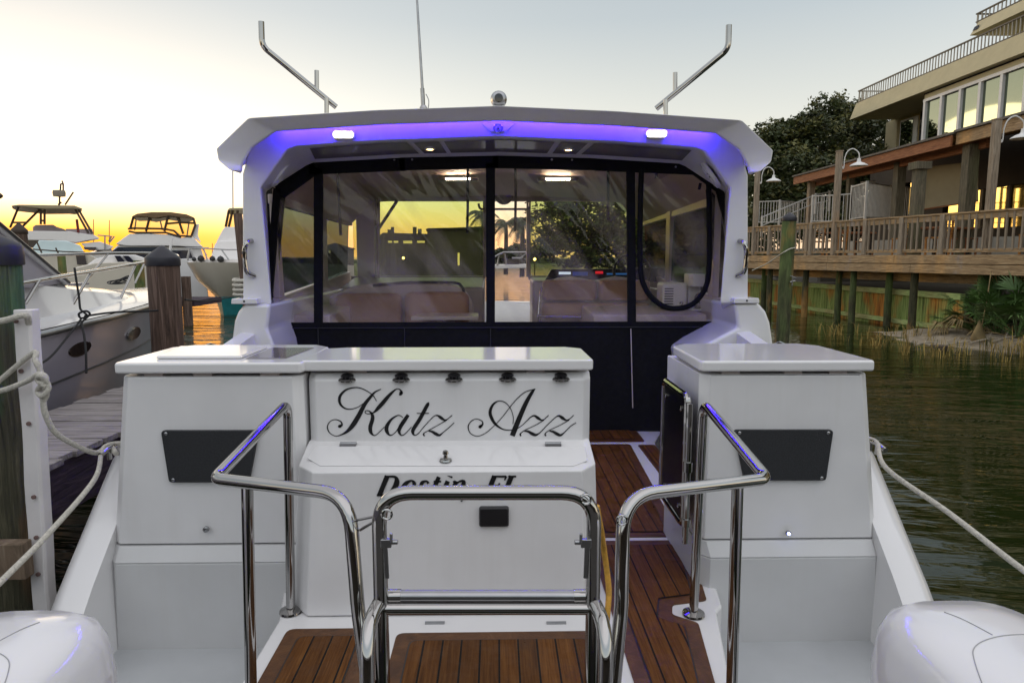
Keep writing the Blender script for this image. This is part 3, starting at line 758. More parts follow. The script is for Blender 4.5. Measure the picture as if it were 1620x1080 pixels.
# windscreen frame
WY = 7.46
mb = MB()
a,b = D(505,318,WY),D(1075,318,WY)
mb.box((-1.58,WY-.03,a.z),(1.58,WY+.05,a.z+.10))
for px,w in ((580,.20),(768,.05),(836,.045)):
    c = D(px,400,WY); mb.box((c.x-w/2,WY-.03,-.22),(c.x+w/2,WY+.05,a.z+.02))
mb.box((-1.58,WY-.03,-.25),(D(768,400,WY).x,WY+.05,-.205)); mb.box((D(836,400,WY).x,WY-.03,-.25),(1.58,WY+.05,-.205))
wf = mb.build('windscreen_frame', LINERG, Y, bev=.01)
for x0,x1 in ((-1.55,D(571,400,WY).x),(D(590,400,WY).x,D(765,400,WY).x),(D(839,400,WY).x,1.55)):
    mb = MB(); mb.box((x0,WY,-.206),(x1,WY+.006,a.z+.005)); mb.build('windscreen_pane', WSGLASS, wf)
mb = MB(); p = lambda x,y,d=7.1: D(x,y,d)
mb.tube([p(597,314),p(597,440)],.028,12); mb.tube([p(628,318),p(599,362)],.016,8); mb.build('windscreen_strut', CHROME, wf)
mb = MB(); mb.tube(fillet([D(757,322,7.3),D(759,331,7.3),D(838,331,7.3),D(838,320,7.3)],.04),.012,8); mb.build('hatch_rail', CHROME, wf)
# dash either side of the walk-through
mb = MB(); x = D(768,440,WY).x
mb.prism([(-1.55,7.44,-.215),(x,7.44,-.215),(x,6.75,-.30),(-1.55,6.75,-.30)], (0,0,-.75)); d1 = mb.build('dashboard', LINERG, Y, bev=.03, seg=3)
x = D(838,440,WY).x; mb = MB()
mb.prism([(x,7.44,-.215),(1.55,7.44,-.215),(1.55,6.9,-.24),(x,6.9,-.24)], (0,0,-.78)); d2 = mb.build('dashboard', LINERG, Y, bev=.03, seg=3)
mb = MB(); mb.prism([D(862,444,6.86),D(1060,446,6.86),D(1050,424,6.9),D(872,426,6.9)], (0,.06,0)); pod = mb.build('instrument_pod', BLACKP, d2, bev=.01)
for x0,x1,y0,y1,m in ((884,903,430,434,emit('screen_white',(.7,.85,1),.8)),(906,930,430,436,emit('screen_blue',(.03,.10,.5),.15)),(942,954,429,433,emit('red_lamp',(1,.03,.04),.5)),(960,1000,432,434.5,emit('screen_cyan',(.05,.22,.6),.3))):
    mb = MB(); mb.prism([D(x0,y1,6.85),D(x1,y1,6.85),D(x1,y0,6.86),D(x0,y0,6.86)], (0,.004,0)); mb.build('display', m, pod)
mb = MB(); c = D(1000,430,6.7); rg = [(c.x+.18*math.cos(a),c.y+.05*math.sin(a),c.z+.17*math.sin(a)) for a in [2*PI*k/24 for k in range(24)]]
mb.tube(rg,.015,8,closed=True)
for k in range(3): mb.tube([c,rg[k*8+2]],.010,6)
mb.build('steering_wheel', BLACKP, d2)
mb = MB(); x0,x1 = D(771,480,9).x,D(835,480,9).x
mb.box((-.20,7.5,-1.0),(.36,8.1,-.86)); mb.build('bow_step', GEL, Y, bev=.02)
# seating
def pillow(parent, c, w, d, h, name='seat_cushion', m=TAN, rot=0, r=.06):
    mb = MB(); rr = rrect(w,h,r,5)
    for_ = [[(c[0]+x*k, c[1]+yy, c[2]+z*k) for x,z in rr] for yy,k in ((-d/2,.86),(-d/2+.02,.95),(-d/2+.05,1),(d/2-.05,1),(d/2-.02,.95),(d/2,.86))]
    mb.loft(for_, smooth=True); return mb.build(name, m, parent, smooth=60)
mb = MB(); a,b = D(540,448,5.85),D(742,448,5.85)
ctr = [(520,470),(560,452),(600,447),(700,447),(722,452),(738,462),(748,480),(750,560),(520,560)]
mb.prism([D(x,y,5.95) for x,y in ctr], (0,.10,0)); st = mb.build('lounge_seat', LINERG, Y, bev=.03, seg=3)
for x0,x1,y0,y1 in ((530,636,464,530),(640,742,462,530)):
    a,b = D(x0,y0,5.85),D(x1,y1,5.85); pillow(st, ((a.x+b.x)/2,5.88,(a.z+b.z)/2), b.x-a.x, .16, a.z-b.z)
mb = MB(); mb.tube(cr([D(590,452,5.93),D(640,447,5.93),D(715,447,5.93),D(730,453,5.93),D(736,468,5.93)],6),.012,8); mb.build('seat_rail', BLACKP, st)
mb = MB(); mb.prism([D(x,y,5.95) for x,y in [(853,520),(855,470),(862,452),(880,440),(905,437),(940,444),(975,437),(1000,440),(1030,452),(1034,520)]], (0,.10,0)); hs = mb.build('helm_seat', LINERG, Y, bev=.03, seg=3)
for x0,x1,y0,y1 in ((858,944,443,476),(948,1028,443,476),(858,1028,479,505)):
    a,b = D(x0,y0,5.85),D(x1,y1,5.85); pillow(hs, ((a.x+b.x)/2,5.89,(a.z+b.z)/2), b.x-a.x, .15, a.z-b.z, r=.04)
mb = MB(); mb.tube([D(850,500,5.78),D(990,504,5.78)],.014,8); mb.tube([D(852,500,5.78),D(855,520,5.78)],.014,8); mb.tube(cr([D(852,498,5.8),D(855,462,5.84),D(862,450,5.9),D(875,441,5.93)],5),.008,6); mb.build('seat_frame', CHROME, hs)
a = D(655,503,5.45); mb = MB(); tb = [D(668,501,5.75),D(757,501,5.75),D(757,513,5.4),D(650,513,5.4)]
tb = [Vector((p.x,p.y,-.47)) for p in tb]; mb.prism(tb,(0,0,-.03)); mb.lathe(((tb[0].x+tb[1].x)/2,5.58,-1.0),[(.12,0),(.05,.03),(.05,.5)],14); mb.build('cabin_table', LINERG, Y, bev=.006)
# ceiling fittings
mb = MB()
for px,py,d in ((547,277,5.6),(592,308,6.8),(1015,276,5.6),(1040,284,6.2)):
    c = D(px,py,d); c.z = .715-.075*(d-5.0)/2.5-.035; mb.nx(); mb.lathe(c, [(.045,.02),(.045,0),(.03,-.004)], 14)
mb.build('cabin_downlight', emit('cabin_lamp',(1,.66,.40),1500), hl)
for px in (725,882):
    c = D(px,287,5.9); mb = MB(); mb.box((c.x-.17,5.85,.63),(c.x+.17,5.93,.66)); lb = mb.build('light_bar', STEEL, hl, bev=.006)
    mb = MB(); mb.box((c.x-.10,5.844,.640),(c.x+.10,5.849,.652)); mb.build('light_tube', emit('tube_lamp',(1,.80,.55),110), lb)
c = D(797,309,7.40); mb = MB(); mb.lathe(c, [(.10,.0),(.10,.02),(.07,.03),(.001,.035)], 20, (0,-1,0)); mb.build('horn_speaker', GRILLE, hl)
# ------------------------------------------------------------------ handrails and boarding ladder
TR = .0165
def rail(path_px, post_px, foot, name='stern_rail'):
    P = [Vector(foot)]+[D(*q) for q in path_px]
    P.append(Vector((P[-1].x+(.0),P[-1].y,SOLE)))
    mb = MB(); mb.tube(fillet(P, [.05,.055,.10,.3,.05], 8), TR, 14); o = mb.build(name, CHROME, Y, smooth=60)
    a,b = D(*post_px[0]),D(*post_px[1]); e = b+(b-a)*((SOLE-b.z)/(b.z-a.z))
    mb = MB(); mb.tube([a,e], TR, 14); mb.build('rail_post', CHROME, o, smooth=60)
    for q in (Vector(foot), e):
        mb = MB(); mb.lathe((q.x,q.y,SOLE+.003), [(.042,0),(.040,.007),(.026,.011),(.0175,.013)], 22); fo = mb.build('rail_foot', CHROME, o, smooth=50)
    mb = MB()
    for q in (Vector(foot),):
        for k in range(4):
            an = .6+k*PI/2; mb.nx(); mb.lathe((q.x+.031*math.cos(an),q.y+.031*math.sin(an),SOLE+.009), [(.005,0),(.004,.003),(.001,.004)], 8)
    mb.build('foot_screw', STEEL, o)
    return o
rl = rail([(455,637,2.41),(339,757,1.78),(552,782,1.56),(566,960,1.50),(584,1090,1.44)], [(391,768,1.84),(397,1080,1.86)], (-.771,2.411,SOLE))
rr_ = rail([(1113,637,2.36),(1214,757,1.78),(986,784,1.56),(983,960,1.50),(970,1090,1.44)], [(1167,768,1.84),(1158,1080,1.86)], (.72,2.361,SOLE))
P = [D(606,1110,1.44),D(599,779,1.47),D(940,779,1.47),D(936,1110,1.44)]
P[0].z = SOLE; P[3].z = SOLE
mb = MB(); mb.tube(fillet(P,.075,9),TR,14); ld = mb.build('boarding_ladder', CHROME, Y, smooth=60)
mb = MB(); a,b = D(620,942,1.475),D(922,942,1.475); mb.tube([a,b],.0135,12); mb.build('ladder_step', STEEL, ld, smooth=60)
mb = MB(); a,b = D(604,962,1.46),D(936,962,1.46); mb.tube([a,b],.0135,12)
for px in (622,920):
    q = D(px,942,1.475); mb.tube([q+Vector((-.018,0,0)),q+Vector((.018,0,0))],.0155,10)
mb.build('ladder_rung', CHROME, ld, smooth=60)
for pts in ([(600,953,1.46),(586,985,1.40),(581,1030,1.36),(582,1110,1.33)],[(940,953,1.46),(953,985,1.40),(958,1030,1.36),(957,1110,1.33)]):
    mb = MB(); mb.tube(cr([D(*q) for q in pts],6),TR,14); mb.build('ladder_hook', CHROME, ld, smooth=60)
# cable, padeyes and clamps of the ladder
mb = MB()
mb.tube([D(566,822,1.55),D(612,812,1.47)],.0035,6); mb.nx(); mb.tube([D(570,838,1.55),D(608,815,1.47)],.0035,6); mb.build('ladder_cable', STEEL, ld)
mb = MB()
for px,py in ((612,813),(927,789),(984,822)):
    q = D(px,py,1.45); mb.nx(); mb.tube([(q.x+.011*math.cos(a),q.y,q.z+.011*math.sin(a)) for a in [2*PI*k/14 for k in range(14)]],.003,6,closed=True)
mb.build('padeye', CHROME, ld)
for px,s in ((611,1),(927,-1)):
    q = D(px,857,1.455); mb = MB(); mb.box((q.x-.012,q.y-.006,q.z-.012),(q.x+.012,q.y+.006,q.z+.008)); mb.tube([q,q+Vector((s*.026,0,0))],.006,8)
    mb.tube([q+Vector((s*.012,-.005,0)),q+Vector((s*.012,-.005,.022))],.004,6); mb.beam(q+Vector((s*-.002,0,-.01)),q+Vector((s*.0,0,-.085)),.010,.006,(0,1,0))
    mb.build('ladder_clamp', STEEL, ld, bev=.002)
# outboard engines
def outboard(sx):
    cx,cy = sx*1.06,1.20
    mb = MB(); rings = []
    for z,hw,hl,yo,p in ((-1.42,.150,.26,.02,3.2),(-1.30,.185,.31,.02,3.2),(-1.10,.208,.345,.01,3.4),(-.92,.212,.355,.0,3.5),(-.80,.207,.352,.0,4.2),(-.72,.196,.342,.003,4.2),(-.68,.180,.325,.006,4.0),(-.658,.155,.295,.01,3.6),(-.645,.10,.21,.02,3.0),(-.640,.03,.06,.03,2.2)):
        ring = []
        for k in range(40):
            a = 2*PI*k/40; c,s = math.cos(a),math.sin(a); zc_ = z-.148
            ring.append((cx+hw*math.copysign(abs(c)**(2/p),c), cy+yo+hl*math.copysign(abs(s)**(2/p),s), zc_))
        rings.append(ring)
    mb.loft(rings, smooth=True); en = mb.build('outboard_engine', GEL, Y, smooth=60)
    # raised top panel with its seam
    mb = MB(); q = [(cx+sx*-.045,cy-.30),(cx+sx*-.085,cy-.20),(cx+sx*-.09,cy-.02),(cx+sx*-.04,cy+.05),(cx+sx*.10,cy+.06),(cx+sx*.13,cy-.02),(cx+sx*.13,cy-.25)]
    q = cr([(x,y) for x,y in q],4,True)
    def hz(x,y):
        u = max(abs(x-cx)/.21,abs(y-cy)/.36); return -.640-.018*u**2-.05*max(0,u-.72)
    rg = [[(x,y,hz(x,y)-.01) for x,y in q],[(x,y,hz(x,y)+.004) for x,y in q],[(cx+(x-cx)*.94,cy-.1+(y-cy+.1)*.95,hz(cx+(x-cx)*.9,y)+.008) for x,y in q]]
    mb.loft(rg); 
    from mathutils.bvhtree import BVHTree
    bv = BVHTree.FromPolygons([tuple(v) for r in rings for v in r], [(i*40+j,i*40+(j+1)%40,(i+1)*40+(j+1)%40,(i+1)*40+j) for i in range(len(rings)-1) for j in range(40)])
    mb = MB()
    for line in ([(1494,968),(1520,978),(1546,991),(1570,1004)],[(1640,1003),(1600,1004),(1573,1008),(1551,1016),(1540,1027),(1541,1042),(1547,1062),(1555,1085),(1560,1110)]):
        hits = []
        for px,py in cr(line,5):
            h = bv.ray_cast(Vector((0,0,0)), (lambda r: Vector((sx*r.x,r.y,r.z)))(ray(px,py)).normalized())
            if h[0] is not None: hits.append(h[0]+h[1]*(.0008 if h[1].dot(h[0]) < 0 else -.0008))
        if len(hits) > 3: mb.nx(); mb.tube(hits,.0010,6)
    mb.build('cowl_seam', mat('grey_seam',(.34,.34,.35),.6), en)
    mb = MB(); mb.loft([[(cx+x,cy+.03+y,z) for x,y in rrect(.16*k,.42*k,.06*k,5)] for z,k in ((-2.5,.6),(-1.9,.8),(-1.42,1.05),(-1.38,1.2))], smooth=True); mb.build('engine_leg', GEL, en, smooth=50)
    mb = MB(); mb.box((cx-.13,cy+.30,-1.75),(cx+.13,cy+.40,-1.3)); mb.build('engine_bracket', BLACKP, en, bev=.02)
outboard(-1); outboard(1)
# cleats on the bulwarks for the lines
def cleat(p):
    mb = MB(); mb.tube([p+Vector((0,-.09,.035)),p+Vector((0,-.04,.045)),p+Vector((0,.04,.045)),p+Vector((0,.09,.035))],.011,8)
    mb.tube([p+Vector((0,-.03,0)),p+Vector((0,-.03,.045))],.011,8); mb.tube([p+Vector((0,.03,0)),p+Vector((0,.03,.045))],.011,8); mb.build('cleat', CHROME, Y, smooth=50)
clL = D(184,722,2.86); clR = D(1386,726,2.86)
clL = Vector((-1.625,2.84,-.84)); clR = Vector((1.625,2.84,-.84))
cleat(clL); cleat(clR)
# ------------------------------------------------------------------ loose gear and lines (things of their own)
def rope(name, pts, r, m, label, cat, group=None, n=10, seg=8):
    mb = MB(); mb.tube(cr(pts,n), r, seg); o = mb.build(name, m, None, smooth=60); tag(o, label, cat, group); return o
q = D(958,900,1.62)
rope('coiled_strap', [D(944,800,1.6),D(952,845,1.62),D(957,880,1.64),D(963,930,1.62),D(961,970,1.58),D(957,1010,1.55),D(955,1060,1.5),D(953,1100,1.48)], .0075, ROPEY, 'thin yellow cord hanging down beside the right leg of the boarding ladder', 'cord')
rope('mooring_line', [clR+Vector((-.02,.06,.05)),clR+Vector((.0,-.02,.05)),D(1402,740,2.55),D(1500,810,2.2),D(1620,902,1.9),D(1800,1030,1.55)], .0095, ROPEW, 'white mooring line running from the starboard stern over dark green water', 'mooring line')
# coffee maker and toaster on the starboard counter
c = Vector((D(1104,470,5.45).x,5.45,-.425)); cm = thing('coffee_maker', 'white coffee maker on the galley counter behind the clear pane', 'coffee maker', tuple(c))
mb = MB(); mb.box((c.x-.085,c.y-.02,c.z),(c.x+.085,c.y+.12,c.z+.29)); mb.box((c.x-.085,c.y-.13,c.z+.19),(c.x+.085,c.y-.02,c.z+.29)); mb.box((c.x-.085,c.y-.13,c.z),(c.x+.085,c.y-.02,c.z+.02)); mb.build('body', WHITEP, cm, bev=.012, seg=3)
mb = MB(); mb.lathe((c.x,c.y-.08,c.z+.021), [(.045,0),(.055,.03),(.05,.09),(.035,.115)], 18); mb.tube(cr([(c.x+.05,c.y-.08,c.z+.04),(c.x+.09,c.y-.09,c.z+.06),(c.x+.05,c.y-.08,c.z+.11)],5),.007,6); mb.build('carafe', CHROME, cm, smooth=50)
c = Vector((D(1062,470,5.5).x,5.5,-.425)); tm = thing('toaster', 'white toaster beside the coffee maker on the galley counter', 'toaster', tuple(c))
mb = MB(); mb.box((c.x-.10,c.y-.12,c.z+.01),(c.x+.10,c.y+.10,c.z+.22)); mb.build('body', WHITEP, tm, bev=.025, seg=4)
mb = MB()
for k in range(7): mb.box((c.x-.085,c.y-.123,c.z+.05+k*.02),(c.x-.015,c.y-.119,c.z+.058+k*.02))
mb.build('grille', GRILLE, tm)
mb = MB(); mb.lathe((c.x+.05,c.y-.12,c.z+.06),[(.016,0),(.014,.014),(.001,.015)],14,(0,-1,0)); mb.build('knob', CHROME, tm)
# ================================================================== SKY AND LIGHT
W = bpy.data.worlds.new('World'); S.world = W; W.use_nodes = True
t = W.node_tree; t.nodes.clear()
out = N(t,'ShaderNodeOutputWorld'); bg = N(t,'ShaderNodeBackground'); bg.inputs['Strength'].default_value = 1
SAZ = R(-36)          # sunset azimuth measured from the boat's heading, to port
sky = N(t,'ShaderNodeTexSky', sky_type='NISHITA'); sky.sun_disc = False; sky.sun_elevation = R(1.5); sky.sun_rotation = SAZ
tc = N(t,'ShaderNodeTexCoord'); sp = N(t,'ShaderNodeSeparateXYZ'); L(t, tc.outputs['Generated'], sp.inputs[0])
def M(op, a, b=None, c=None):
    n = N(t,'ShaderNodeMath',operation=op)
    for i,v in enumerate((a,b,c)):
        if v is None: continue
        if isinstance(v,(int,float)): n.inputs[i].default_value = v
        else: L(t,v,n.inputs[i])
    return n.outputs[0]
el = M('DIVIDE', M('ARCSINE', sp.outputs['Z']), R(90))          # 0 horizon .. 1 zenith
elp = M('MAXIMUM', el, 0)
hl_ = M('SQRT', M('ADD', M('MULTIPLY',sp.outputs['X'],sp.outputs['X']), M('MULTIPLY',sp.outputs['Y'],sp.outputs['Y'])))
ca = M('DIVIDE', M('ADD', M('MULTIPLY',sp.outputs['X'],math.sin(SAZ)), M('MULTIPLY',sp.outputs['Y'],math.cos(SAZ))), hl_)   # cos of angle to sunset
base0 = ramp(t, elp, [(0,(.78,.64,.46)),(.06,(.80,.75,.62)),(.12,(.66,.67,.63)),(.2,(.47,.525,.56)),(.29,(.42,.475,.525)),(.42,(.76,.77,.80)),(1,(.78,.76,.79))])
azf = N(t,'ShaderNodeMapRange', interpolation_type='SMOOTHSTEP'); azf.inputs['From Min'].default_value = -.7; azf.inputs['From Max'].default_value = .8; azf.inputs['To Min'].default_value = 1.62; azf.inputs['To Max'].default_value = 1.0
L(t, ca, azf.inputs['Value'])
# glow round the set sun: wide cream part and a low saturated band
g1 = M('POWER', M('MAXIMUM', M('MULTIPLY_ADD', ca, .5, .5), 0), 5)
w1 = M('MULTIPLY', g1, M('EXPONENT', M('MULTIPLY', elp, -9.5)))
g2 = M('POWER', M('MAXIMUM', M('MULTIPLY_ADD', ca, .5, .5), 0), 16)
w2 = M('MULTIPLY', g2, M('EXPONENT', M('MULTIPLY', elp, -13)))
w3 = M('MULTIPLY', M('POWER', M('MAXIMUM', M('MULTIPLY_ADD', ca, .5, .5), 0), 6), M('SUBTRACT', 1, N(t,'ShaderNodeMath').outputs[0]) if False else 1)
mrb = N(t,'ShaderNodeMapRange', interpolation_type='SMOOTHSTEP'); mrb.inputs['From Min'].default_value = .012; mrb.inputs['From Max'].default_value = .066; mrb.inputs['To Min'].default_value = 1; mrb.inputs['To Max'].default_value = 0
L(t, elp, mrb.inputs['Value'])
w3 = M('MULTIPLY', w3, mrb.outputs['Result'])
def scaled(col, f):
    n = N(t,'ShaderNodeMix',data_type='RGBA',blend_type='MULTIPLY'); n.inputs['Factor'].default_value = 1
    n.inputs['A'].default_value = rgba(col); cb = N(t,'ShaderNodeCombineColor')
    for i in range(3): L(t, f, cb.inputs[i])
    L(t, cb.outputs[0], n.inputs['B']); return n.outputs['Result']
def addc(a,b):
    n = N(t,'ShaderNodeMix',data_type='RGBA',blend_type='ADD'); n.inputs['Factor'].default_value = 1; L(t,a,n.inputs['A']); L(t,b,n.inputs['B']); return n.outputs['Result']
hb_ = N(t,'ShaderNodeMix',data_type='RGBA',blend_type='MULTIPLY'); hb_.inputs['Factor'].default_value = 1; cb_ = N(t,'ShaderNodeCombineColor')
for i in range(3): L(t, azf.outputs['Result'], cb_.inputs[i])
L(t, base0, hb_.inputs['A']); L(t, cb_.outputs[0], hb_.inputs['B']); base = hb_.outputs['Result']
c = addc(base, scaled((.75,.72,.62), w1)); c = addc(c, scaled((1.5,1.25,.95), w2))
nm = N(t,'ShaderNodeMix',data_type='RGBA',blend_type='MULTIPLY'); nm.inputs['Factor'].default_value = 1; nm.inputs['B'].default_value = (.04,.04,.04,1); L(t, sky.outputs['Color'], nm.inputs['A'])
c = addc(c, nm.outputs['Result'])
scy = N(t,'ShaderNodeMix',data_type='RGBA',blend_type='MULTIPLY'); scy.inputs['Factor'].default_value = 1; scy.inputs['B'].default_value = (2,2,2,1)
mxy = N(t,'ShaderNodeMix',data_type='RGBA'); L(t, w3, mxy.inputs['Factor']); L(t, c, mxy.inputs['A']); L(t, ramp(t, M('MULTIPLY', elp, 10), [(0,(.95,.30,0)),(.2,(.95,.38,.002)),(.42,(.92,.50,.03)),(.62,(.95,.72,.25))]), scy.inputs['A']); L(t, scy.outputs['Result'], mxy.inputs['B'])
L(t, mxy.outputs['Result'], bg.inputs['Color']); L(t, bg.outputs[0], out.inputs['Surface'])
sd = bpy.data.lights.new('sun','SUN'); sd.energy = .16; sd.angle = R(12); sd.color = (1,.72,.42)
so = bpy.data.objects.new('sun', sd); COL.objects.link(so)
so.rotation_euler = (R(90-4), 0, PI-SAZ); 
sdir = Vector((math.sin(SAZ)*math.cos(R(4)), math.cos(SAZ)*math.cos(R(4)), math.sin(R(4))))
so.rotation_euler = sdir.to_track_quat('Z','Y').to_euler()
S.view_settings.view_transform = 'Standard'; S.view_settings.look = 'None'; S.view_settings.exposure = 0
S.cycles.use_denoising = True; S.cycles.max_bounces = 10; S.cycles.transparent_max_bounces = 16; S.cycles.glossy_bounces = 5; S.cycles.diffuse_bounces = 4
S.cycles.sample_clamp_indirect = 6; S.cycles.caustics_reflective = False; S.cycles.caustics_refractive = False

# ================================================================== WATER, SHORES
def water_mat():
    m, t, b = nt('harbour_water')
    v = coords(t, (1,1,1), (0,0,R(8)))
    mp = N(t,'ShaderNodeMapping'); mp.inputs['Scale'].default_value = (.8,3.0,1); L(t, v, mp.inputs['Vector'])
    f1 = noise_n(t, mp.outputs['Vector'], 1.7, 3, .55, .5)
    mp2 = N(t,'ShaderNodeMapping'); mp2.inputs['Scale'].default_value = (.28,1.15,1); mp2.inputs['Rotation'].default_value = (0,0,R(-10)); L(t, v, mp2.inputs['Vector'])
    f2 = noise_n(t, mp2.outputs['Vector'], .9, 2, .5, .3)
    ad = N(t,'ShaderNodeMath',operation='MULTIPLY_ADD'); ad.inputs[1].default_value = 3.6; L(t, f2, ad.inputs[0]); L(t, f1, ad.inputs[2])
    b.inputs['Base Color'].default_value = (.012,.019,.004,1); b.inputs['Roughness'].default_value = .035; b.inputs['IOR'].default_value = 1.33
    bn = bump(t, b, ad.outputs[0], 1.0, .075)
    # the basin between the yacht and the bulkhead is sheltered, the fairway to port is ruffled
    s_ = N(t,'ShaderNodeSeparateXYZ'); L(t, v, s_.inputs[0]); mr = N(t,'ShaderNodeMapRange', interpolation_type='SMOOTHSTEP')
    mr.inputs['From Min'].default_value = -2.5; mr.inputs['From Max'].default_value = 2.5; mr.inputs['To Min'].default_value = .18; mr.inputs['To Max'].default_value = .012
    L(t, s_.outputs['X'], mr.inputs['Value']); L(t, mr.outputs['Result'], bn.inputs['Distance'])
    return m
WM = water_mat()
mb = MB(); mb.poly([(-2500,-400,WATER),(2500,-400,WATER),(2500,4500,WATER),(-2500,4500,WATER)]); struct(mb.build('water', WM, smooth=0))
SAND = mat('pale_sand', (.30,.25,.18), .95, var=.3, sc=7, bst=.7, bsc=30, bdist=.03)
SHORE = mat('dark_far_shore', (.030,.032,.022), 1, var=.4, sc=.3)
# far shore on the left and ahead
mb = MB(); random.seed(3)
xs = [-230+6*i for i in range(90)]
top = [WATER+1.3+1.6*noise.noise(Vector((x*.05,3,1)))+.9*noise.noise(Vector((x*.3,1,5)))+ (3 if x > 40 else 0) for x in xs]
vs = []
for x,z in zip(xs,top): vs += [(x,205,WATER-.3),(x,207,z),(x,230,z+.3),(x,260,WATER-.3)]
mb.add(vs, [(4*i+k,4*i+k+1,4*i+k+5,4*i+k+4) for i in range(len(xs)-1) for k in range(3)]); struct(mb.build('far_shore', SHORE))
# land behind the bulkhead on the right
BKa = Z(1522,529,WATER+.04); BKb = Z(1205,481,WATER+.04); bd = (BKb-BKa); bd.z = 0; bd.normalize(); bn = Vector((bd.y,-bd.x,0))
BKe = BKa+bd*26
mb = MB(); mb.prism([(BKa+bn*1.2)+Vector((0,0,.75)),(BKe+bn*.3)+Vector((0,0,.75)),Vector((BKe.x+80,120,WATER+.8)),Vector((120,120,WATER+.8)),Vector((120,8,WATER+.8)),Vector((BKa.x+2.6,8,WATER+.8)),Vector((BKa.x+1.4,BKa.y-.2,WATER+.8))], (0,0,-1.2))
struct(mb.build('land', mat('dark_soil',(.05,.042,.028),1,var=.4,sc=2,bst=.5,bsc=8)))
# sand spit
def spit():
    mb = MB(); nx,ny = 46,34; vs = []
    for j in range(ny):
        for i in range(nx):
            u,v = i/(nx-1),j/(ny-1)
            x = 7.9+u*9.5; y = 12.2+v*7.0
            # shoreline distance
            e = min((x-9.4-.8*noise.noise(Vector((y*.6,0,2)))-max(0,(14.1-y))*1.5)*.5, (y-13.2)*.9+ (x-10)*.30, (18.6-y)*.7)
            h = -.10+.30*max(-.6,min(1,e))+.05*noise.noise(Vector((x*1.6,y*1.6,4)))+.02*noise.noise(Vector((x*6,y*6,4)))+.12*max(0,x-12.0)
            vs.append((x,y,WATER+h))
    mb.add(vs, [(j*nx+i,j*nx+i+1,(j+1)*nx+i+1,(j+1)*nx+i) for j in range(ny-1) for i in range(nx-1)], True)
    return mb.build('sand_bank', SAND, smooth=60)
struct(spit())
def spit_h(x, y):
    e = min((x-9.4-.8*noise.noise(Vector((y*.6,0,2)))-max(0,(14.1-y))*1.5)*.5, (y-13.2)*.9+ (x-10)*.30, (18.6-y)*.7)
    return WATER-.10+.30*max(-.6,min(1,e))+.05*noise.noise(Vector((x*1.6,y*1.6,4)))+.12*max(0,x-12.0)

# ================================================================== LEFT SIDE: PILINGS, PIER, NEIGHBOUR
PILE = wood('piling_algae', (.030,.024,.018), (.075,.055,.038), (.15,.115,.085), (9,9,1.1), .85, .8, [((.10,.16,.085),1.1,.48,.66),((.30,.14,.06),1.6,.54,.70)])
PILEN = wood('piling_near', (.020,.020,.012), (.075,.070,.040), (.16,.145,.09), (26,26,1.5), .85, .9, [((.07,.19,.085),1.3,.42,.56),((.30,.14,.055),1.7,.55,.68)])
PILEB = wood('piling_brown', (.022,.014,.012), (.11,.068,.050), (.24,.165,.135), (14,14,.8), .85, .9)
PILEG = wood('piling_green', (.018,.020,.010), (.050,.050,.025), (.11,.098,.05), (9,9,1.2), .9, .7, [((.12,.17,.055),1.0,.44,.62),((.46,.24,.07),1.3,.54,.70)])
DECKW = wood('weathered_deck', (.11,.095,.09), (.26,.235,.23), (.42,.39,.38), (1.3,13,13), .85, .5)
BEAMD = wood('dark_pier_beam', (.012,.008,.014), (.045,.028,.045), (.10,.065,.09), (13,1.2,13), .8, .6)
def piling(px, py, d, r, label, mtl=PILE, cap=True, lean=(0,0), zb=-2.6, group='dock pilings', rv=.06, capm=CAP, hcap=.11):
    top = D(px,py,d); c = Vector((top.x,top.y,zb)); th = thing('dock_piling', label, 'piling', tuple(c), group)
    zt = top.z-hcap if cap else top.z
    mb = MB(); rings = []; n = 22; hgt = zt-zb; K = 16
    for k in range(K+1):
        z = zb+hgt*k/K; ring = []
        for j in range(n):
            a = 2*PI*j/n; rr = r*(1+rv*noise.noise(Vector((math.cos(a)*1.3+px,math.sin(a)*1.3,z*.7)))+.02*noise.noise(Vector((math.cos(a)*5,math.sin(a)*5+px,z*2))))
            f = k/K; ring.append((top.x+lean[0]*(1-f)+rr*math.cos(a), top.y+lean[1]*(1-f)+rr*math.sin(a), z))
        rings.append(ring)
    mb.loft(rings, smooth=True); p = mb.build('post', mtl, th, smooth=50)
    if cap:
        mb = MB(); mb.lathe((top.x,top.y,zt), [(r*1.06,-.03),(r*1.08,-.025),(r*1.08,.045),(r*1.02,.06),(.015,hcap+r*.72),(.001,hcap+r*.73)], 24, smooth=True); mb.build('cap', capm, th, smooth=35)
    return th
p0 = D(-14,383,2.85)
th = piling(-38,400,2.85,.15,'thick green stained piling with white rub strip, roped at the near left', PILEN, hcap=.02, lean=(-.02,0), rv=.03)
# white rub strip with screws on the near piling
def onp(px, py): return D(px,py,2.70)
a,b = D(35,490,2.70),D(66,965,2.71)
mb = MB(); rg = []
for k in range(17):
    f = k/16; q = a+(b-a)*f; w = .036+.003*noise.noise(Vector((f*6,1,1))); dx = .010*noise.noise(Vector((f*4,5,2)))
    rg.append([q+Vector((dx-w,.0,0)),q+Vector((dx+w*.8,-.012,0)),q+Vector((dx+w,.0,0)),q+Vector((dx+w,.05,0)),q+Vector((dx-w,.03,0))])
mb.loft(rg); st = mb.build('rub_strip', PVC, th, bev=.004)
mb = MB()
for px,py in ((25,508),(33,587),(45,670),(53,786),(57,850),(60,908)):
    q = D(px,py,2.69); mb.nx(); mb.lathe(q, [(.0085,-.004),(.0085,.003),(.003,.004)], 10, (0,-1,0))
mb.build('screw', mat('rusty_screw',(.16,.10,.09),.7,var=.3), st)
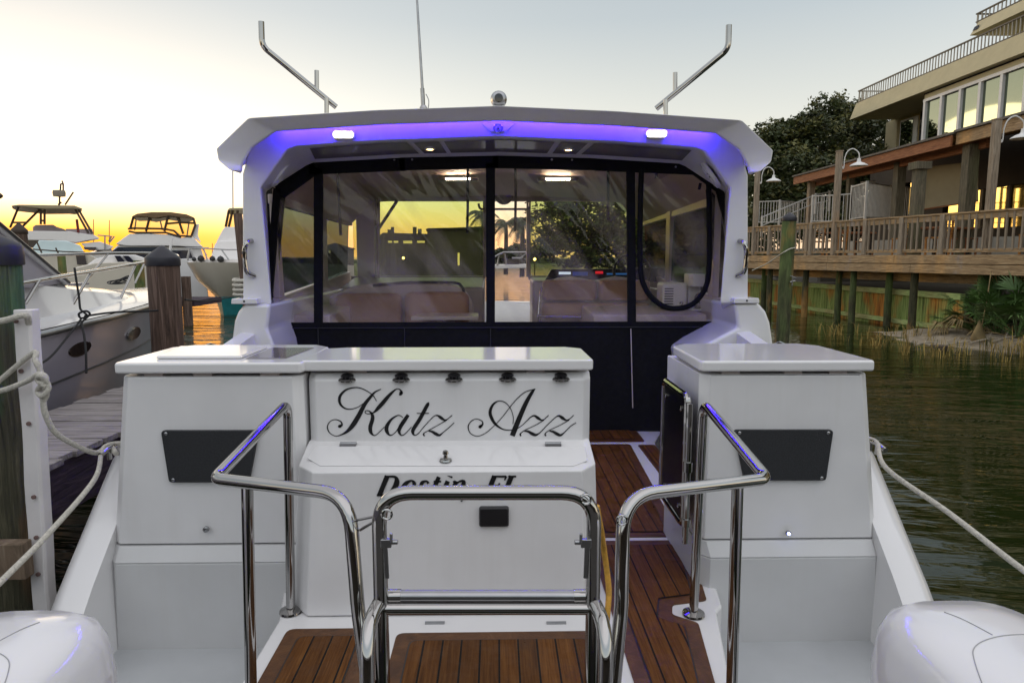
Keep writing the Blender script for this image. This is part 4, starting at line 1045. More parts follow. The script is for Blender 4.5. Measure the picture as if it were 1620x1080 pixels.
piling(257,406,6.9,.150,'dark brown piling with pointed navy cap standing between the two boats', PILEB, hcap=.06)
piling(30,360,14.5,.140,'dark squat piling with brown pointed cap behind the neighbouring cruiser', PILEB, capm=mat('brown_cap',(.04,.022,.012),.6), hcap=.1)
piling(97,404,20,.105,'thin green piling without a cap in front of the moored yachts', PILEG, cap=False)
piling(219,412,17,.12,'short grey piling behind the bow rail of the neighbouring cruiser', PILEG, cap=False)
piling(376,338,10.5,.062,'tall dark piling wound with white rope beside the hardtop leg', PILEB, cap=False, lean=(.18,0))
q = D(381,455,10.35); mb = MB()
for k in range(4): mb.tube([(q.x+.11*math.cos(a)-.03,q.y+.12+.11*math.sin(a),q.z+.085*k/1.2-.10+.01*math.sin(a)) for a in [2*PI*i/16 for i in range(16)]], .03, 6, closed=True)
tag(mb.build('rope_coil', ROPEW), 'white rope wound round the tall dark piling', 'rope')
# finger pier
PZ = -1.08
e1 = Z(190,681,PZ); e2 = Z(66,738,PZ)
th = thing('finger_pier', 'weathered grey plank finger pier between the two boats', 'pier', (-2.8,3,WATER))
xr = (e1.x+e2.x)/2; xl = xr-.80
random.seed(11); mb = MB(); y = 1.2
while y < 9.0:
    w = .135+random.uniform(-.006,.006); dz = random.uniform(-.006,.004)
    mb.box((xl+random.uniform(-.02,.02),y,PZ-.035+dz),(xr+random.uniform(-.02,.03),y+w,PZ+dz)); y += w+random.uniform(.006,.014)
mb.build('planking', DECKW, th, bev=.004)
mb = MB(); mb.box((xr-.10,1.2,PZ-.34),(xr-.05,9.0,PZ-.045)); mb.nx(); mb.box((xl+.05,1.2,PZ-.34),(xl+.10,9.0,PZ-.045)); mb.build('stringer', BEAMD, th)
mb = MB()
for y in (3.6,6.6,8.6):
    mb.nx(); mb.tube([(xl+.25,y,-2.6),(xl+.25,y,PZ-.045)],.12,14); mb.nx(); mb.tube([(xr-.25,y,-2.6),(xr-.25,y,PZ-.045)],.12,14)
mb.build('pier_pile', PILEB, th, smooth=50)
# short boards bolted beside the near piling
mb = MB(); q = D(20,880,2.62); mb.box((q.x-.10,q.y,q.z-.10),(q.x+.04,q.y+.06,q.z+.05)); tag(mb.build('timber_block', wood('block_wood',(.07,.05,.03),(.17,.12,.08),(.27,.21,.15),(9,9,2)), bev=.006),'short rough timber block bolted low on the near left piling','block')
# ropes on the near piling
PC = Vector((D(-38,400,2.85).x,2.85,0))
def around(z0, z1, r=.172, n=18, a0=0, a1=2*PI): 
    return [(PC.x+r*math.cos(a0+(a1-a0)*k/n), PC.y+r*math.sin(a0+(a1-a0)*k/n), z0+(z1-z0)*k/n) for k in range(n+1)]
d_ = lambda x,y,d: tuple(D(x,y,d))
dn_ = lambda x,y,d: tuple(D(x,y,d*.945))
kx = [d_(66,602,2.62)]
rope('mooring_line', around(-.50,-.54,a0=R(-170),a1=R(-60))+[d_(50,560,2.66),d_(56,570,2.62),d_(64,588,2.62),d_(66,606,2.62),d_(68,630,2.62),d_(72,655,2.62),d_(88,684,2.66),d_(120,704,2.74),d_(152,716,2.82),tuple(clL+Vector((-.03,.02,.045))),tuple(clL+Vector((.04,-.05,.03)))], .011, ROPEW,
     'white line knotted round the near left piling and led to the port stern cleat', 'mooring line')
rope('spring_line', [tuple(clL+Vector((.03,.04,.05))),tuple(clL+Vector((-.02,-.03,.05))),d_(150,757,2.6),d_(80,840,2.2),d_(0,921,1.9),d_(-120,1040,1.55)], .0095, ROPEW,
     'tight white line running from the port stern down past the left engine', 'mooring line')
rope('piling_rope', [d_(-60,545,2.68),d_(-20,514,2.66),d_(10,506,2.66),d_(36,499,2.66),d_(44,503,2.68),d_(46,520,2.72),d_(44,530,2.78)], .012, ROPEW, 'white rope loop resting over the top of the white rub strip', 'rope')
rope('piling_rope', [d_(-40,622,2.66),d_(0,618,2.65),d_(25,610,2.65),d_(48,600,2.63),d_(60,592,2.60),d_(70,594,2.58),d_(73,600,2.58),d_(66,606,2.57),d_(60,600,2.58),d_(64,594,2.56),d_(75,606,2.58),d_(76,616,2.58),d_(66,626,2.58),d_(60,618,2.60),d_(68,608,2.57),d_(74,622,2.6),d_(70,632,2.6)], .0105, ROPEW, 'white rope tied in a bulky knot beside the white rub strip', 'rope')
# ------------------------------------------------------------------ neighbouring cruiser
NB = thing('cabin_cruiser', 'white cabin cruiser with grey hull and bow rail moored beyond the finger pier', 'boat', (-4.9,5,WATER))
NX = -4.95
GREYH = mat('grey_hull', (.33,.31,.37), .22, var=.03, sc=2, coat=.3)
st = [(-2.0,1.62,-.62,.0),(2,1.62,-.60,0),(4.0,1.60,-.585,0),(5.2,1.52,-.575,.0),(6.4,1.33,-.565,.02),(7.6,1.06,-.555,.05),(8.6,.76,-.55,.09),(9.4,.44,-.545,.15),(9.95,.15,-.54,.2),(10.1,.03,-.54,.22)]
mb = MB(); rg = []
for y,h,zt,fl in st:
    k = max(0,1-fl*2.2)
    rg.append([(NX+h,y,zt),(NX+h*(.965-fl*.5),y-.02-fl*.3,zt-.42),(NX+h*(.93-fl*.9)*k,y-fl*1.2,-1.75),(NX+h*.6*k,y-fl*2.0,-2.4),(NX-h*.6*k,y-fl*2.0,-2.4),(NX-h*(.93-fl*.9)*k,y-fl*1.2,-1.75),(NX-h*(.965-fl*.5),y-.02-fl*.3,zt-.42),(NX-h,y,zt)])
mb.loft(rg, smooth=True); hu = mb.build('hull', GREYH, NB, smooth=40)
mb = MB(); rs = [(NX+h+.015,y,zt+.0) for y,h,zt,fl in st]; mb.tube(rs,.028,8); rs = [(NX-h-.015,y,zt) for y,h,zt,fl in st]; mb.tube(rs,.028,8); mb.build('rub_rail', STEEL, hu, smooth=60)
mb = MB(); mb.tube([(NX+h*(.965-fl*.5)+.004,y-.02-fl*.3,zt-.42) for y,h,zt,fl in st],.008,6); mb.build('knuckle_line', GRILLE, hu)
for px,py in ((127,551),(213,527)):
    # porthole: point on the starboard side, at the interpolated half beam
    lo,hi = 4.5,9.3
    for _ in range(30):
        y = (lo+hi)/2; q = D(px,py,y)
        for i in range(len(st)-1):
            if st[i][0] <= y <= st[i+1][0]: u = (y-st[i][0])/(st[i+1][0]-st[i][0]); h = st[i][1]+(st[i+1][1]-st[i][1])*u; sl = (st[i+1][1]-st[i][1])/(st[i+1][0]-st[i][0])
        if q.x > NX+h*.98: lo = y
        else: hi = y
    tdir = Vector((sl,1,0)).normalized(); nn = Vector((tdir.y,-tdir.x,-.08)).normalized(); up = nn.cross(tdir); up = -up if up.z < 0 else up
    q = Vector((NX+h*.975,y,q.z))
    for nm,r1,r2,mm,o in (('porthole_rim',.225,.066,CHROME,.006),('porthole_glass',.21,.055,DARKGL,.010)):
        mb = MB(); e = [q+nn*o+tdir*(r1*math.cos(a))+up*(r2*math.sin(a)) for a in [2*PI*k/24 for k in range(24)]]
        mb.prism([p-nn*.012 for p in e], nn*.012); mb.build(nm, mm, hu, smooth=40)
# deck, trunk cabin, windscreen
mb = MB(); rg = []
for y,h,zt,fl in st: rg.append([(NX+h-.01,y,zt+.03),(NX+h*.9,y,zt+.07),(NX+h*.3,y,zt+.11),(NX-h*.3,y,zt+.11),(NX-h*.9,y,zt+.07),(NX-h+.01,y,zt+.03)])
mb.loft(rg, smooth=True); dk = mb.build('deck', GEL, NB, smooth=40)
mb = MB(); rg = []
for y,h,z in ((1.0,1.30,.02),(4.6,1.28,-.05),(5.6,1.22,-.16),(6.6,1.08,-.27),(7.6,.86,-.36),(8.5,.55,-.43),(8.8,.3,-.47)):
    rg.append([(NX+h,y,-.52),(NX+h*.93,y,z-.05),(NX+h*.8,y,z),(NX,y,z+.05),(NX-h*.8,y,z),(NX-h*.93,y,z-.05),(NX-h,y,-.52)])
mb.loft(rg, smooth=True); tr_ = mb.build('trunk_cabin', GEL, dk, smooth=30)
wa = D(104,447,6.5); wb = D(-30,335,5.0)
mb = MB(); base_ = [(NX+.92,6.5,-.26),(NX+.55,6.85,-.24),(NX-.55,6.85,-.24),(NX-.92,6.5,-.26)]
top_ = [(wb.x,5.0,wb.z),(NX+.55,5.15,wb.z+.05),(NX-.55,5.15,wb.z+.05),(2*NX-wb.x,5.0,wb.z)]
base_[0] = (wa.x,6.5,wa.z); base_[3] = (2*NX-wa.x,6.5,wa.z)
mb.loft([base_,top_],cap=False,closed=False); ws = mb.build('windscreen', DARKGL, NB, smooth=0)
mb = MB(); mb.tube([base_[0],top_[0]],.03,8); mb.tube(base_,.025,8); mb.tube(top_,.03,8); mb.tube([base_[3],top_[3]],.03,8); mb.build('windscreen_frame', WHITEP, ws, smooth=60)
mb = MB(); mb.tube([Vector(base_[0])+Vector((.035,0,-.0)),Vector(top_[0])+Vector((.035,0,0))],.013,8); mb.build('windscreen_gasket', BLACKP, ws)
mb = MB(); s0 = D(100,458,6.2); s1 = D(44,470,5.4); 
mb.prism([base_[0],top_[0],(wb.x+.1,4.0,wb.z),(NX+1.27,4.0,-.12),(NX+1.20,5.6,-.25)],(-.02,0,0)); mb.build('side_screen', mat('lilac_screen_cover',(.42,.40,.45),.35,var=.03), ws)
# bow rail
rail_s = [D(-10,458,4.6),D(34,448,5.2),D(140,430,6.6),D(215,417,8.0),D(262,408,9.4),D(281,405,10.05),D(272,402,10.2),D(240,400.5,10.1),D(171,400.5,9.2),D(60,404,7.9)]
mb = MB(); mb.tube(cr(rail_s,6),.018,10); br_ = mb.build('bow_rail', CHROME, NB, smooth=60)
mb = MB()
for (bx,by,bd_),(tx,ty,td) in (((98,511,6.1),(145,429,6.7)),((181,493,7.4),(216,416.5,8.05)),((277,462,9.7),(281,406,10.0)),((271,455,9.9),(273,403,10.15)),((214,447,9.3),(236,401,10.05)),((130,452,8.4),(171,401,9.2)),((40,480,5.2),(62,443,5.5))):
    mb.nx(); mb.tube([D(bx,by,bd_),D(tx,ty,td)],.014,8)
mb.build('rail_stanchion', CHROME, br_, smooth=60)
mb = MB(); mb.box((NX+.1,6.9,-.30),(NX+.6,7.4,-.27)); mb.build('deck_hatch', PANELD, tr_, bev=.01)
mb = MB(); q = D(186,442,9.0)
for k in range(4):
    mb.tube([(q.x+(.13-.015*k)*math.cos(a)+.02*k,q.y+.07*math.sin(a),q.z-.035+.012*k+(.022+.008*k)*math.sin(a+.5*k)) for a in [2*PI*i/20 for i in range(20)]],.007,6,closed=True)
tag(mb.build('rope_coil', ROPEB),'dark rope coil lying on the foredeck of the neighbouring cruiser','rope')
rope('dock_line', [dn_(118,424,6.35),dn_(121,445,6.3),dn_(125,470,6.25),dn_(127,488,6.2),dn_(133,494,6.2),dn_(138,500,6.2),dn_(128,503,6.18),dn_(125,496,6.18),dn_(136,492,6.16),dn_(142,497,6.18),dn_(133,506,6.15),dn_(129,512,6.1),dn_(133,530,5.9),dn_(136,560,5.7),dn_(136.5,590,5.6)], .009, ROPEB, 'black line hanging knotted from the bow rail over the grey hull', 'mooring line')
rope('dock_line', [dn_(134,500,6.2),dn_(180,494,6.5),dn_(235,492,6.74),dn_(250,491,6.72)], .009, ROPEB, 'thin black line from the hanging knot across to the brown piling', 'mooring line')
rope('dock_line', [dn_(128,505,6.15),dn_(105,535,5.7),dn_(78,566,5.2),dn_(46,583,4.8),dn_(20,590,4.4)], .008, ROPEB, 'thin black line sagging aft along the grey hull below the rub rail', 'mooring line')
rope('dock_line', [d_(293,474,10.0),d_(330,476,14),d_(365,470,18),d_(392,466,21)], .014, ROPEB, 'thin black line low over the water toward the teal bottomed boat', 'mooring line')
# ================================================================== MOORED YACHTS BEYOND
def slab(px, d, depth, ease=.0):
    """solid built from a side outline at distance d, 'depth' thick away from the camera, its far side drawn in a little"""
    a = [D(x,y,d) for x,y in px]; c = sum(a,Vector())/len(a); k_ = c.x/d*depth
    b = [Vector((c.x+k_+(p.x-c.x)*(1-ease), d+depth, c.z+(p.z-c.z)*(1-ease*.5))) for p in a]
    m_ = [Vector((c.x+k_/2+(p.x-c.x)*1.04,d+depth/2,p.z)) for p in a]
    return [a,m_,b]
def sl(name, px, d, depth, m, parent, ease=.1, bev=.03):
    mb = MB(); mb.loft(slab(px,d,depth,ease)); return mb.build(name, m, parent, bev=bev, smooth=35)
def bars(name, segs, r, m, parent, d, depths=(0,)):
    mb = MB()
    for dd in depths:
        for s in segs: mb.nx(); mb.tube([D(x,y,d+dd) for x,y in s], r, 6)
    return mb.build(name, m, parent, smooth=60)
FW = mat('far_gelcoat', (.80,.78,.78), .3, var=.04, sc=1.2)
FWIN = mat('far_dark_window', (.012,.014,.03), .12, var=.2, sc=1)
BRONZE = mat('dark_bronze_frame', (.05,.028,.012), .5, var=.2)
CANV = mat('brown_bimini', (.16,.10,.05), .8, var=.15, sc=2)
# A: yacht with open hardtop
d = 30
A = thing('flybridge_yacht', 'large white flybridge yacht with an open hardtop and radar mast', 'yacht', (D(90,400,d).x,d+2,WATER))
sl('hull', [(-30,440),(150,430),(186,412),(178,470),(-30,470)], d, 4.4, FW, A, .15)
sl('cabin', [(0,400),(60,404),(150,400),(176,392),(182,412),(0,425)], d+.3, 3.6, FW, A, .15)
sl('cabin_window', [(20,379),(62,379),(64,392),(20,392)], d+.2, 3.4, FWIN, A, .12)
fb = sl('flybridge', [(18,366),(36,365),(110,366),(150,372),(158,377),(120,384),(80,380),(34,380),(18,380)], d, 4.0, FW, A, .15)
sl('flybridge_windscreen', [(52,359),(56,356),(84,355.5),(90,359),(100,362),(108,366),(52,366)], d+1.0, 2.2, mat('mauve_screen',(.30,.25,.27),.3,var=.05), fb, .1)
sl('flybridge_seat', [(104,362),(146,362),(148,371),(104,369)], d+.4, 3.0, mat('mauve_screen',(.30,.25,.27),.3), fb, .1)
ht = sl('hardtop', [(17,325.5),(30,323.5),(118,325),(131,330),(126,331.5),(115,330.5),(70,331),(30,327)], d-.2, 3.6, mat('beige_top',(.34,.28,.17),.6,var=.06), A, .06, .05)
bars('hardtop_post', [[(29.5,327),(16,360)],[(64,330),(34,360)],[(64.5,330),(64.5,355)],[(70.5,330),(70.5,355)],[(64.5,335),(70.5,335)],[(64.5,349),(70.5,349)],[(119,331),(140,369)],[(124,331),(146,369)],[(20,352),(41,352)]], .045, BRONZE, ht, d, (0,))
bars('hardtop_post', [[(29.5,327),(16,360)],[(64,330),(34,360)],[(119,331),(140,369)],[(124,331),(146,369)]], .045, BRONZE, ht, d, (3.2,))
mast = bars('radar_mast', [[(94,325),(94.5,307)],[(92,324),(97,320)],[(98,286),(100,291)],[(95.5,302),(96,291)],[(100,303),(100,291)],[(96,291),(100,291)],[(103,324),(116,304)]], .035, BRONZE, ht, d+1.5)
mb = MB(); q = D(93.5,305.5,d+1.5); mb.lathe(q, [(.05,-.17),(.24,-.15),(.26,0),(.24,.12),(.05,.14)], 18); mb.build('radar_dome', mat('grey_dome',(.22,.19,.15),.5), mast, smooth=40)
bars('flag_staff', [[(121.5,347),(124,368)]], .05, mat('dark_red_flag',(.15,.02,.02),.8), A, d)
sl('bow_deck', [(128,385),(158,382),(180,390),(172,395),(140,396)], d+.1, 3.4, FW, A, .2)
sl('bow_window', [(132,391),(152,391),(150,396),(134,395)], d-.02, .3, FWIN, A, .05, .0)
bars('bow_rail', [[(155,372),(176,374),(181,374),(174,383)],[(166,374),(166,395)],[(176,375),(172,382)]], .03, STEEL, A, d)
# D: low cruiser with a pale blue screen cover
d = 24
B_ = thing('cruiser', 'low white cruiser with a pale blue windscreen cover', 'boat', (D(90,430,d).x,d+1.5,WATER))
sl('hull', [(30,404),(140,402),(160,412),(140,470),(30,470)], d, 3.0, CREAM, B_, .15)
sl('windscreen_cover', [(48,397),(62,380),(105,381),(127,388),(135,402),(50,402)], d+.4, 2.0, mat('pale_blue_cover',(.62,.76,.80),.5,var=.05,sc=2), B_, .2)
bars('deck_rail', [[(48,394),(62,395),(100,398),(134,399)],[(58,382),(66,400)],[(88,392),(93,402)]], .025, BRONZE, B_, d-.2)
sl('side_window', [(120,404),(134,403),(137,418),(122,418)], d-.05, .4, FWIN, B_, .05, 0)
# E: bow with dark hatches nearer
d = 19
E_ = thing('express_cruiser', 'white express cruiser seen bow on with two dark deck windows', 'boat', (D(190,440,d).x,d+2,WATER))
sl('hull', [(118,424),(150,416),(200,414),(262,424),(258,470),(120,470)], d, 3.5, CREAM, E_, .12)
sl('foredeck', [(134,422),(150,410),(176,403),(214,403),(250,415),(258,424)], d+.3, 2.6, FW, E_, .15)
sl('deck_window', [(181,404.5),(190,404.5),(200,417),(188,417)], d+.2, .5, FWIN, E_, .05, 0)
sl('deck_window', [(194,404.5),(203,404.5),(214,415),(204,417)], d+.2, .5, FWIN, E_, .05, 0)
# B: flybridge with amber canvas
d = 28
Bo = thing('flybridge_yacht', 'white flybridge yacht with brown bimini and clear amber canvas panels', 'yacht', (D(250,400,d).x,d+2,WATER))
sl('hull', [(170,412),(322,408),(330,470),(180,470)], d+.1, 4.4, FW, Bo, .1)
sl('cabin', [(176,398),(186,388),(318,392),(324,412),(176,412)], d+.2, 3.6, FW, Bo, .1)
sl('cabin_window', [(174,399),(187,391),(262,391),(268,398),(266,410),(176,410)], d+.12, 3.5, FWIN, Bo, .1, .01)
sl('cabin_window', [(272,396),(300,396),(306,410),(274,410)], d+.12, 3.4, FWIN, Bo, .1, .01)
fb = sl('flybridge', [(183,386),(196,376),(205,370),(230,369),(268,371),(285,376),(305,374),(316,386),(322,391),(270,389),(200,389)], d, 4.0, FW, Bo, .12)
sl('flybridge_wing', [(304,374),(309,355),(315,354),(313,372),(318,384)], d+.1, .25, FW, fb, .02)
bm_ = sl('bimini', [(209,342),(217,338),(240,335.5),(270,335.5),(295,339),(307,344),(306,346),(280,343),(268,341),(245,345.5),(232,343),(212,343.5)], d-.1, 3.2, CANV, Bo, .08, .02)
bars('canopy_frame', [[(211,343),(206,362)],[(237,343),(231,366)],[(266,341),(260,366)],[(306,345),(309,356),(303,373)],[(203,362),(212,361),(259,362),(275,365),(284,373),(303,374)],[(204,366),(214,368),(262,368),(276,372),(286,375)],[(262,354),(285,352),(307,353)],[(281,344),(290,370)]], .045, BRONZE, bm_, d)
bars('canopy_frame', [[(216,343),(213,364)],[(252,343),(257,364)],[(300,345),(296,372)]], .03, BRONZE, bm_, d+3)
mb = MB(); mb.poly([D(x,y,d+.05) for x,y in ((210,343),(306,345),(308,358),(302,374),(284,373),(258,366),(205,365))]); mb.build('clear_canvas', BOATVINYL, bm_, smooth=0)
bars('bow_mast', [[(268,404),(272,376)]], .05, FW, Bo, d-.3)
bars('bow_rail', [[(293,392),(310,392),(330,392)],[(300,392),(296,408)],[(320,392),(327,404)]], .025, STEEL, Bo, d-.4)
# C: bow-on yacht with teal bottom
d = 23
C_ = thing('convertible_yacht', 'cream yacht facing bow on with teal bottom paint and tall white tower', 'yacht', (D(350,420,d).x,d+3,WATER))
ax = Vector((.20,1,0)).normalized(); sdv = Vector((ax.y,-ax.x,0)); tip = D(331,417,d)
def csec(tt, hb, zt, k, f):
    c = tip+ax*tt; g = lambda o, z: Vector((c.x,c.y,z))+sdv*o
    return [g(hb,zt),g(hb*f,zt-.75),g(hb*k,-1.42)], [g(hb*k,-1.42),g(hb*k*.75,-2.4)], g
rg=[];rt=[]
for tt,hb,zt,k,f in ((0,.05,-.19,.05,.5),(.12,.62,-.19,.16,.66),(.4,1.05,-.195,.30,.74),(1.0,1.55,-.20,.48,.82),(2.0,1.95,-.22,.66,.88),(3.2,2.1,-.25,.78,.93),(5,2.25,-.3,.88,.96),(9,2.25,-.45,.95,.98)):
    back_ = .55*(1-min(1,tt/2.5))
    c = tip+ax*tt; g = lambda o,z,b=0: (c+ax*b+sdv*o).to_tuple()[:2]+(z,)
    rg.append([g(hb,zt),g(hb*f,zt-.62,back_*.4),g(hb*k,-1.36,back_),g(-hb*k,-1.36,back_),g(-hb*f,zt-.62,back_*.4),g(-hb,zt)])
    rt.append([g(hb*k*1.005,-1.362,back_),g(hb*k*.7,-2.3,back_*1.3),g(-hb*k*.7,-2.3,back_*1.3),g(-hb*k*1.005,-1.362,back_)])
mb = MB(); mb.loft(rg); hu = mb.build('hull', CREAM, C_, smooth=35)
mb = MB(); mb.loft(rt); mb.build('bottom_paint', TEALP, hu, smooth=35)
sl('foredeck', [(296,414),(312,411),(385,409),(402,411),(402,416),(298,416)], d+.6, 4, FW, C_, .1)
cb = sl('cabin', [(333,410),(340,386),(345,381),(400,381),(405,410)], d+2.5, 3.5, FW, C_, .06)
fb = sl('tower', [(342,383),(352,364),(356,359),(402,359),(404,383)], d+2.9, 3.0, FW, cb, .06)
sl('tower_top', [(360.5,331),(364,329),(400,328.5),(402,332),(361,333)], d+3.0, 2.6, mat('beige_top',(.34,.28,.17),.6), fb, .05)
bars('tower_frame', [[(362,333),(357,359)],[(368,333),(362,359)],[(376,333),(374,359)],[(390,333),(390,359)]], .045, BRONZE, fb, d+3)
mb = MB(); mb.poly([D(x,y,d+3.05) for x,y in ((362,333),(372,333),(372,359),(357,359))]); mb.build('tower_clear_panel', BOATVINYL, fb, smooth=0)
bars('tower_antenna', [[(368.5,329),(368,255)]], .03, FW, fb, d+4)
bars('bow_rail', [[(294,392),(325,393),(360,395),(402,395)],[(300,393),(297,412)],[(322,393),(328,411)],[(350,394),(362,411)]], .025, STEEL, C_, d+.4)
mb = MB()
for px,py,r in ((318,409,.12),(336,409,.10),(349,410,.12),(307,410,.08)): mb.nx(); mb.lathe(D(px,py,d+.5), [(.001,-r),(r*.8,-r*.6),(r,0),(r*.7,r*.6),(.001,r)], 10)
mb.build('deck_gear', BLACKP, C_)
# floating dock behind, small white dock box and post
th = thing('floating_dock', 'dark wooden dock crossing behind the neighbouring bow', 'dock', (D(300,450,21).x,21,WATER))
a = D(225,432,20); b = D(300,434,20); mb = MB(); mb.box((a.x-2,20.2,WATER+.55),(b.x,22.2,WATER+.72)); mb.build('planking', BEAMD, th)
mb = MB()
for px in (262,294): q = D(px,440,20.1); mb.nx(); mb.tube([(q.x,q.y,-2.6),(q.x,q.y,q.z+.05)],.13,12)
mb.build('dock_post', PILEB, th, smooth=50)
# slim masts on the horizon
for px,y0,d,lab in ((5,272,60,'bent dark masthead just inside the left edge of the sky'),):
    mb = MB(); mb.tube(cr([D(-30,300,d),D(-6,307,d),D(1,312,d)],5),.25,6); mb.tube([D(-40,420,d),D(-6,307,d)],.08,6); tag(mb.build('sail_mast', BRONZE, None), lab, 'mast')
for px,yt,lab in ((148,347,'hair thin far mast left of the amber canvas yacht'),(173,348,'second hair thin far mast between the two flybridge yachts'),(336,385,'short brown mast beside the teal bottomed yacht')):
    mb = MB(); d = 120; mb.tube([D(px,406,d),D(px,yt,d)],.06,5); tag(mb.build('sail_mast', BRONZE, None), lab, 'mast')
# ================================================================== FAR SHORE SEEN THROUGH THE WINDSCREEN
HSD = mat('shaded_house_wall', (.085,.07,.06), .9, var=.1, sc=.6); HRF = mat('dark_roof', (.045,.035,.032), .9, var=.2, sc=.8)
LITW = emit('lit_window', (1,.72,.30), .9)
d = 75
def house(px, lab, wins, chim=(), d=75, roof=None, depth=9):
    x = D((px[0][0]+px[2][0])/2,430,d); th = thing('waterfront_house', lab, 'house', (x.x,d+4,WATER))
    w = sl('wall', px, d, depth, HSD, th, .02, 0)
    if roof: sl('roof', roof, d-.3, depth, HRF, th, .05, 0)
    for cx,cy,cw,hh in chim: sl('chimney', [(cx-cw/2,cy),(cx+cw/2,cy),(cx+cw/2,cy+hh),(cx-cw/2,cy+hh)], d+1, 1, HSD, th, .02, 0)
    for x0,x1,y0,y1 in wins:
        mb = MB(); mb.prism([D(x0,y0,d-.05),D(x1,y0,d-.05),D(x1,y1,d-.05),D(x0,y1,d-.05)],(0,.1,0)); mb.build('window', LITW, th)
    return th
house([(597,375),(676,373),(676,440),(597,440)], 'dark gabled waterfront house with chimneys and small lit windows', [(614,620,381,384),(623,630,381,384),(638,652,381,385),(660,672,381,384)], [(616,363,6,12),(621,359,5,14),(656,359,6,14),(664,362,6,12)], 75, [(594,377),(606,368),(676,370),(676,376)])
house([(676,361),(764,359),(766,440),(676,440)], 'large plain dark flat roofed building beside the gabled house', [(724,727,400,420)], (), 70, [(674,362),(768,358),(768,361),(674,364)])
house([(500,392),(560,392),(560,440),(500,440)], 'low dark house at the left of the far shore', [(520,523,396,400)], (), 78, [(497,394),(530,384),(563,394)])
mb = MB(); q = D(638,408,60); mb.lathe(q,[(.001,-.13),(.13,0),(.001,.13)],10); lo_ = mb.build('shore_lamp', emit('warm_lamp',(1,.62,.25),14)); mb = MB(); mb.tube([(q.x,q.y+.1,WATER),(q.x,q.y+.1,q.z)],.05,6); mb.build('pole', BRONZE, lo_); tag(lo_,'small warm lamp in front of the dark gabled house','lamp')
mb = MB(); q = D(846,410,55); mb.lathe(q,[(.001,-.13),(.13,0),(.001,.13)],10); lo_ = mb.build('shore_lamp', emit('warm_lamp',(1,.62,.25),14)); mb = MB(); mb.tube([(q.x,q.y+.1,WATER),(q.x,q.y+.1,q.z)],.05,6); mb.build('pole', BRONZE, lo_); tag(lo_,'small warm lamp right of the palm trees on the far shore','lamp')
# pontoon boat
d = 38
Pb = thing('pontoon_boat', 'pontoon boat with pale rails moored beyond the open windscreen door', 'boat', (D(812,420,d).x,d,WATER))
sl('hull', [(770,419),(835,418),(834,424),(786,425)], d, 2.2, FW, Pb, .05)
sl('seat', [(800,410),(822,410),(822,418),(800,418)], d+.3, 1.4, HSD, Pb, .05)
bars('canopy_frame', [[(780,408),(790,402),(797,399),(834,399)],[(790,402),(787,419)],[(798,400),(801,418)],[(824,408),(834,400)],[(810,408),(824,408)]], .06, STEEL, Pb, d, (0,1.8))
# ------------------------------------------------------------------ foliage
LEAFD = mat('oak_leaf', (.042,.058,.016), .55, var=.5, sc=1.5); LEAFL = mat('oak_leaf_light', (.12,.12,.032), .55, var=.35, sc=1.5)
BARK = wood('oak_bark', (.02,.016,.012), (.05,.042,.033), (.09,.08,.065), (7,7,1.5), .95, .9)
def leaf_cloud(mb, blobs, n, size, rnd, mats2=True):
    vs=[];fs=[];mi=[]
    tot = sum(b[3]**2 for b in blobs)
    for bx,by,bz,br in blobs:
        k = int(n*br*br/tot)
        cl = [(rnd.gauss(0,1),rnd.gauss(0,1),rnd.gauss(0,1)) for _ in range(max(3,k//26))]
        for q in cl:
            l = math.sqrt(sum(v*v for v in q)) or 1; rr = br*rnd.uniform(.55,1.05)
            cx,cy,cz = bx+q[0]/l*rr, by+q[1]/l*rr, bz+q[2]/l*rr*.75
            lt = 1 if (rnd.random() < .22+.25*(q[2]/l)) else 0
            sp_ = br*.20
            for _ in range(26):
                p = Vector((cx+rnd.gauss(0,sp_),cy+rnd.gauss(0,sp_),cz+rnd.gauss(0,sp_*.7)))
                u = Vector((rnd.gauss(0,1),rnd.gauss(0,1),rnd.gauss(0,.6))).normalized(); w = u.orthogonal().normalized()
                w = Matrix.Rotation(rnd.uniform(0,6.28),3,u)@w
                s = size*rnd.uniform(.6,1.4); o = len(vs)
                vs += [p-u*s,p+w*s*.42,p+u*s,p-w*s*.42]; fs.append((o,o+1,o+2,o+3)); mi.append(lt)
    o = len(mb.v); mb.v += [tuple(v) for v in vs]; mb.f += [[i+o for i in f] for f in fs]; mb.mi += mi; mb.sm += [False]*len(fs)
def tree(base, blobs, label, n, size, seed, group=None, name='oak_tree', limbs=True):
    rnd = random.Random(seed); th = thing(name, label, 'tree', tuple(base), group)
    mb = MB(); c = Vector((sum(b[0] for b in blobs)/len(blobs),sum(b[1] for b in blobs)/len(blobs),sum(b[2] for b in blobs)/len(blobs)))
    fork = Vector(base).lerp(c,.45); mb.tube(cr([base,Vector(base).lerp(fork,.5)+Vector((.2,0,0)),fork],5),[.42-.012*k for k in range(11)],10)
    for b in blobs:
        e = Vector(b[:3]); m_ = fork.lerp(e,.5)+Vector((rnd.uniform(-.4,.4),rnd.uniform(-.4,.4),rnd.uniform(-.2,.4)))
        pts = cr([fork-Vector((0,0,.1)),m_,e],5); mb.tube(pts,[.22*(1-k/(len(pts)))+.03 for k in range(len(pts))],7)
    mb.build('trunk', BARK, th, smooth=60)
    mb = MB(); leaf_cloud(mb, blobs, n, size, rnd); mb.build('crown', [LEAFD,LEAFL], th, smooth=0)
    return th
def pb(px,py,d,rpx): q = D(px,py,d); return (q.x,q.y,q.z,rpx*d/F)
d = 40
gz = WATER+.8
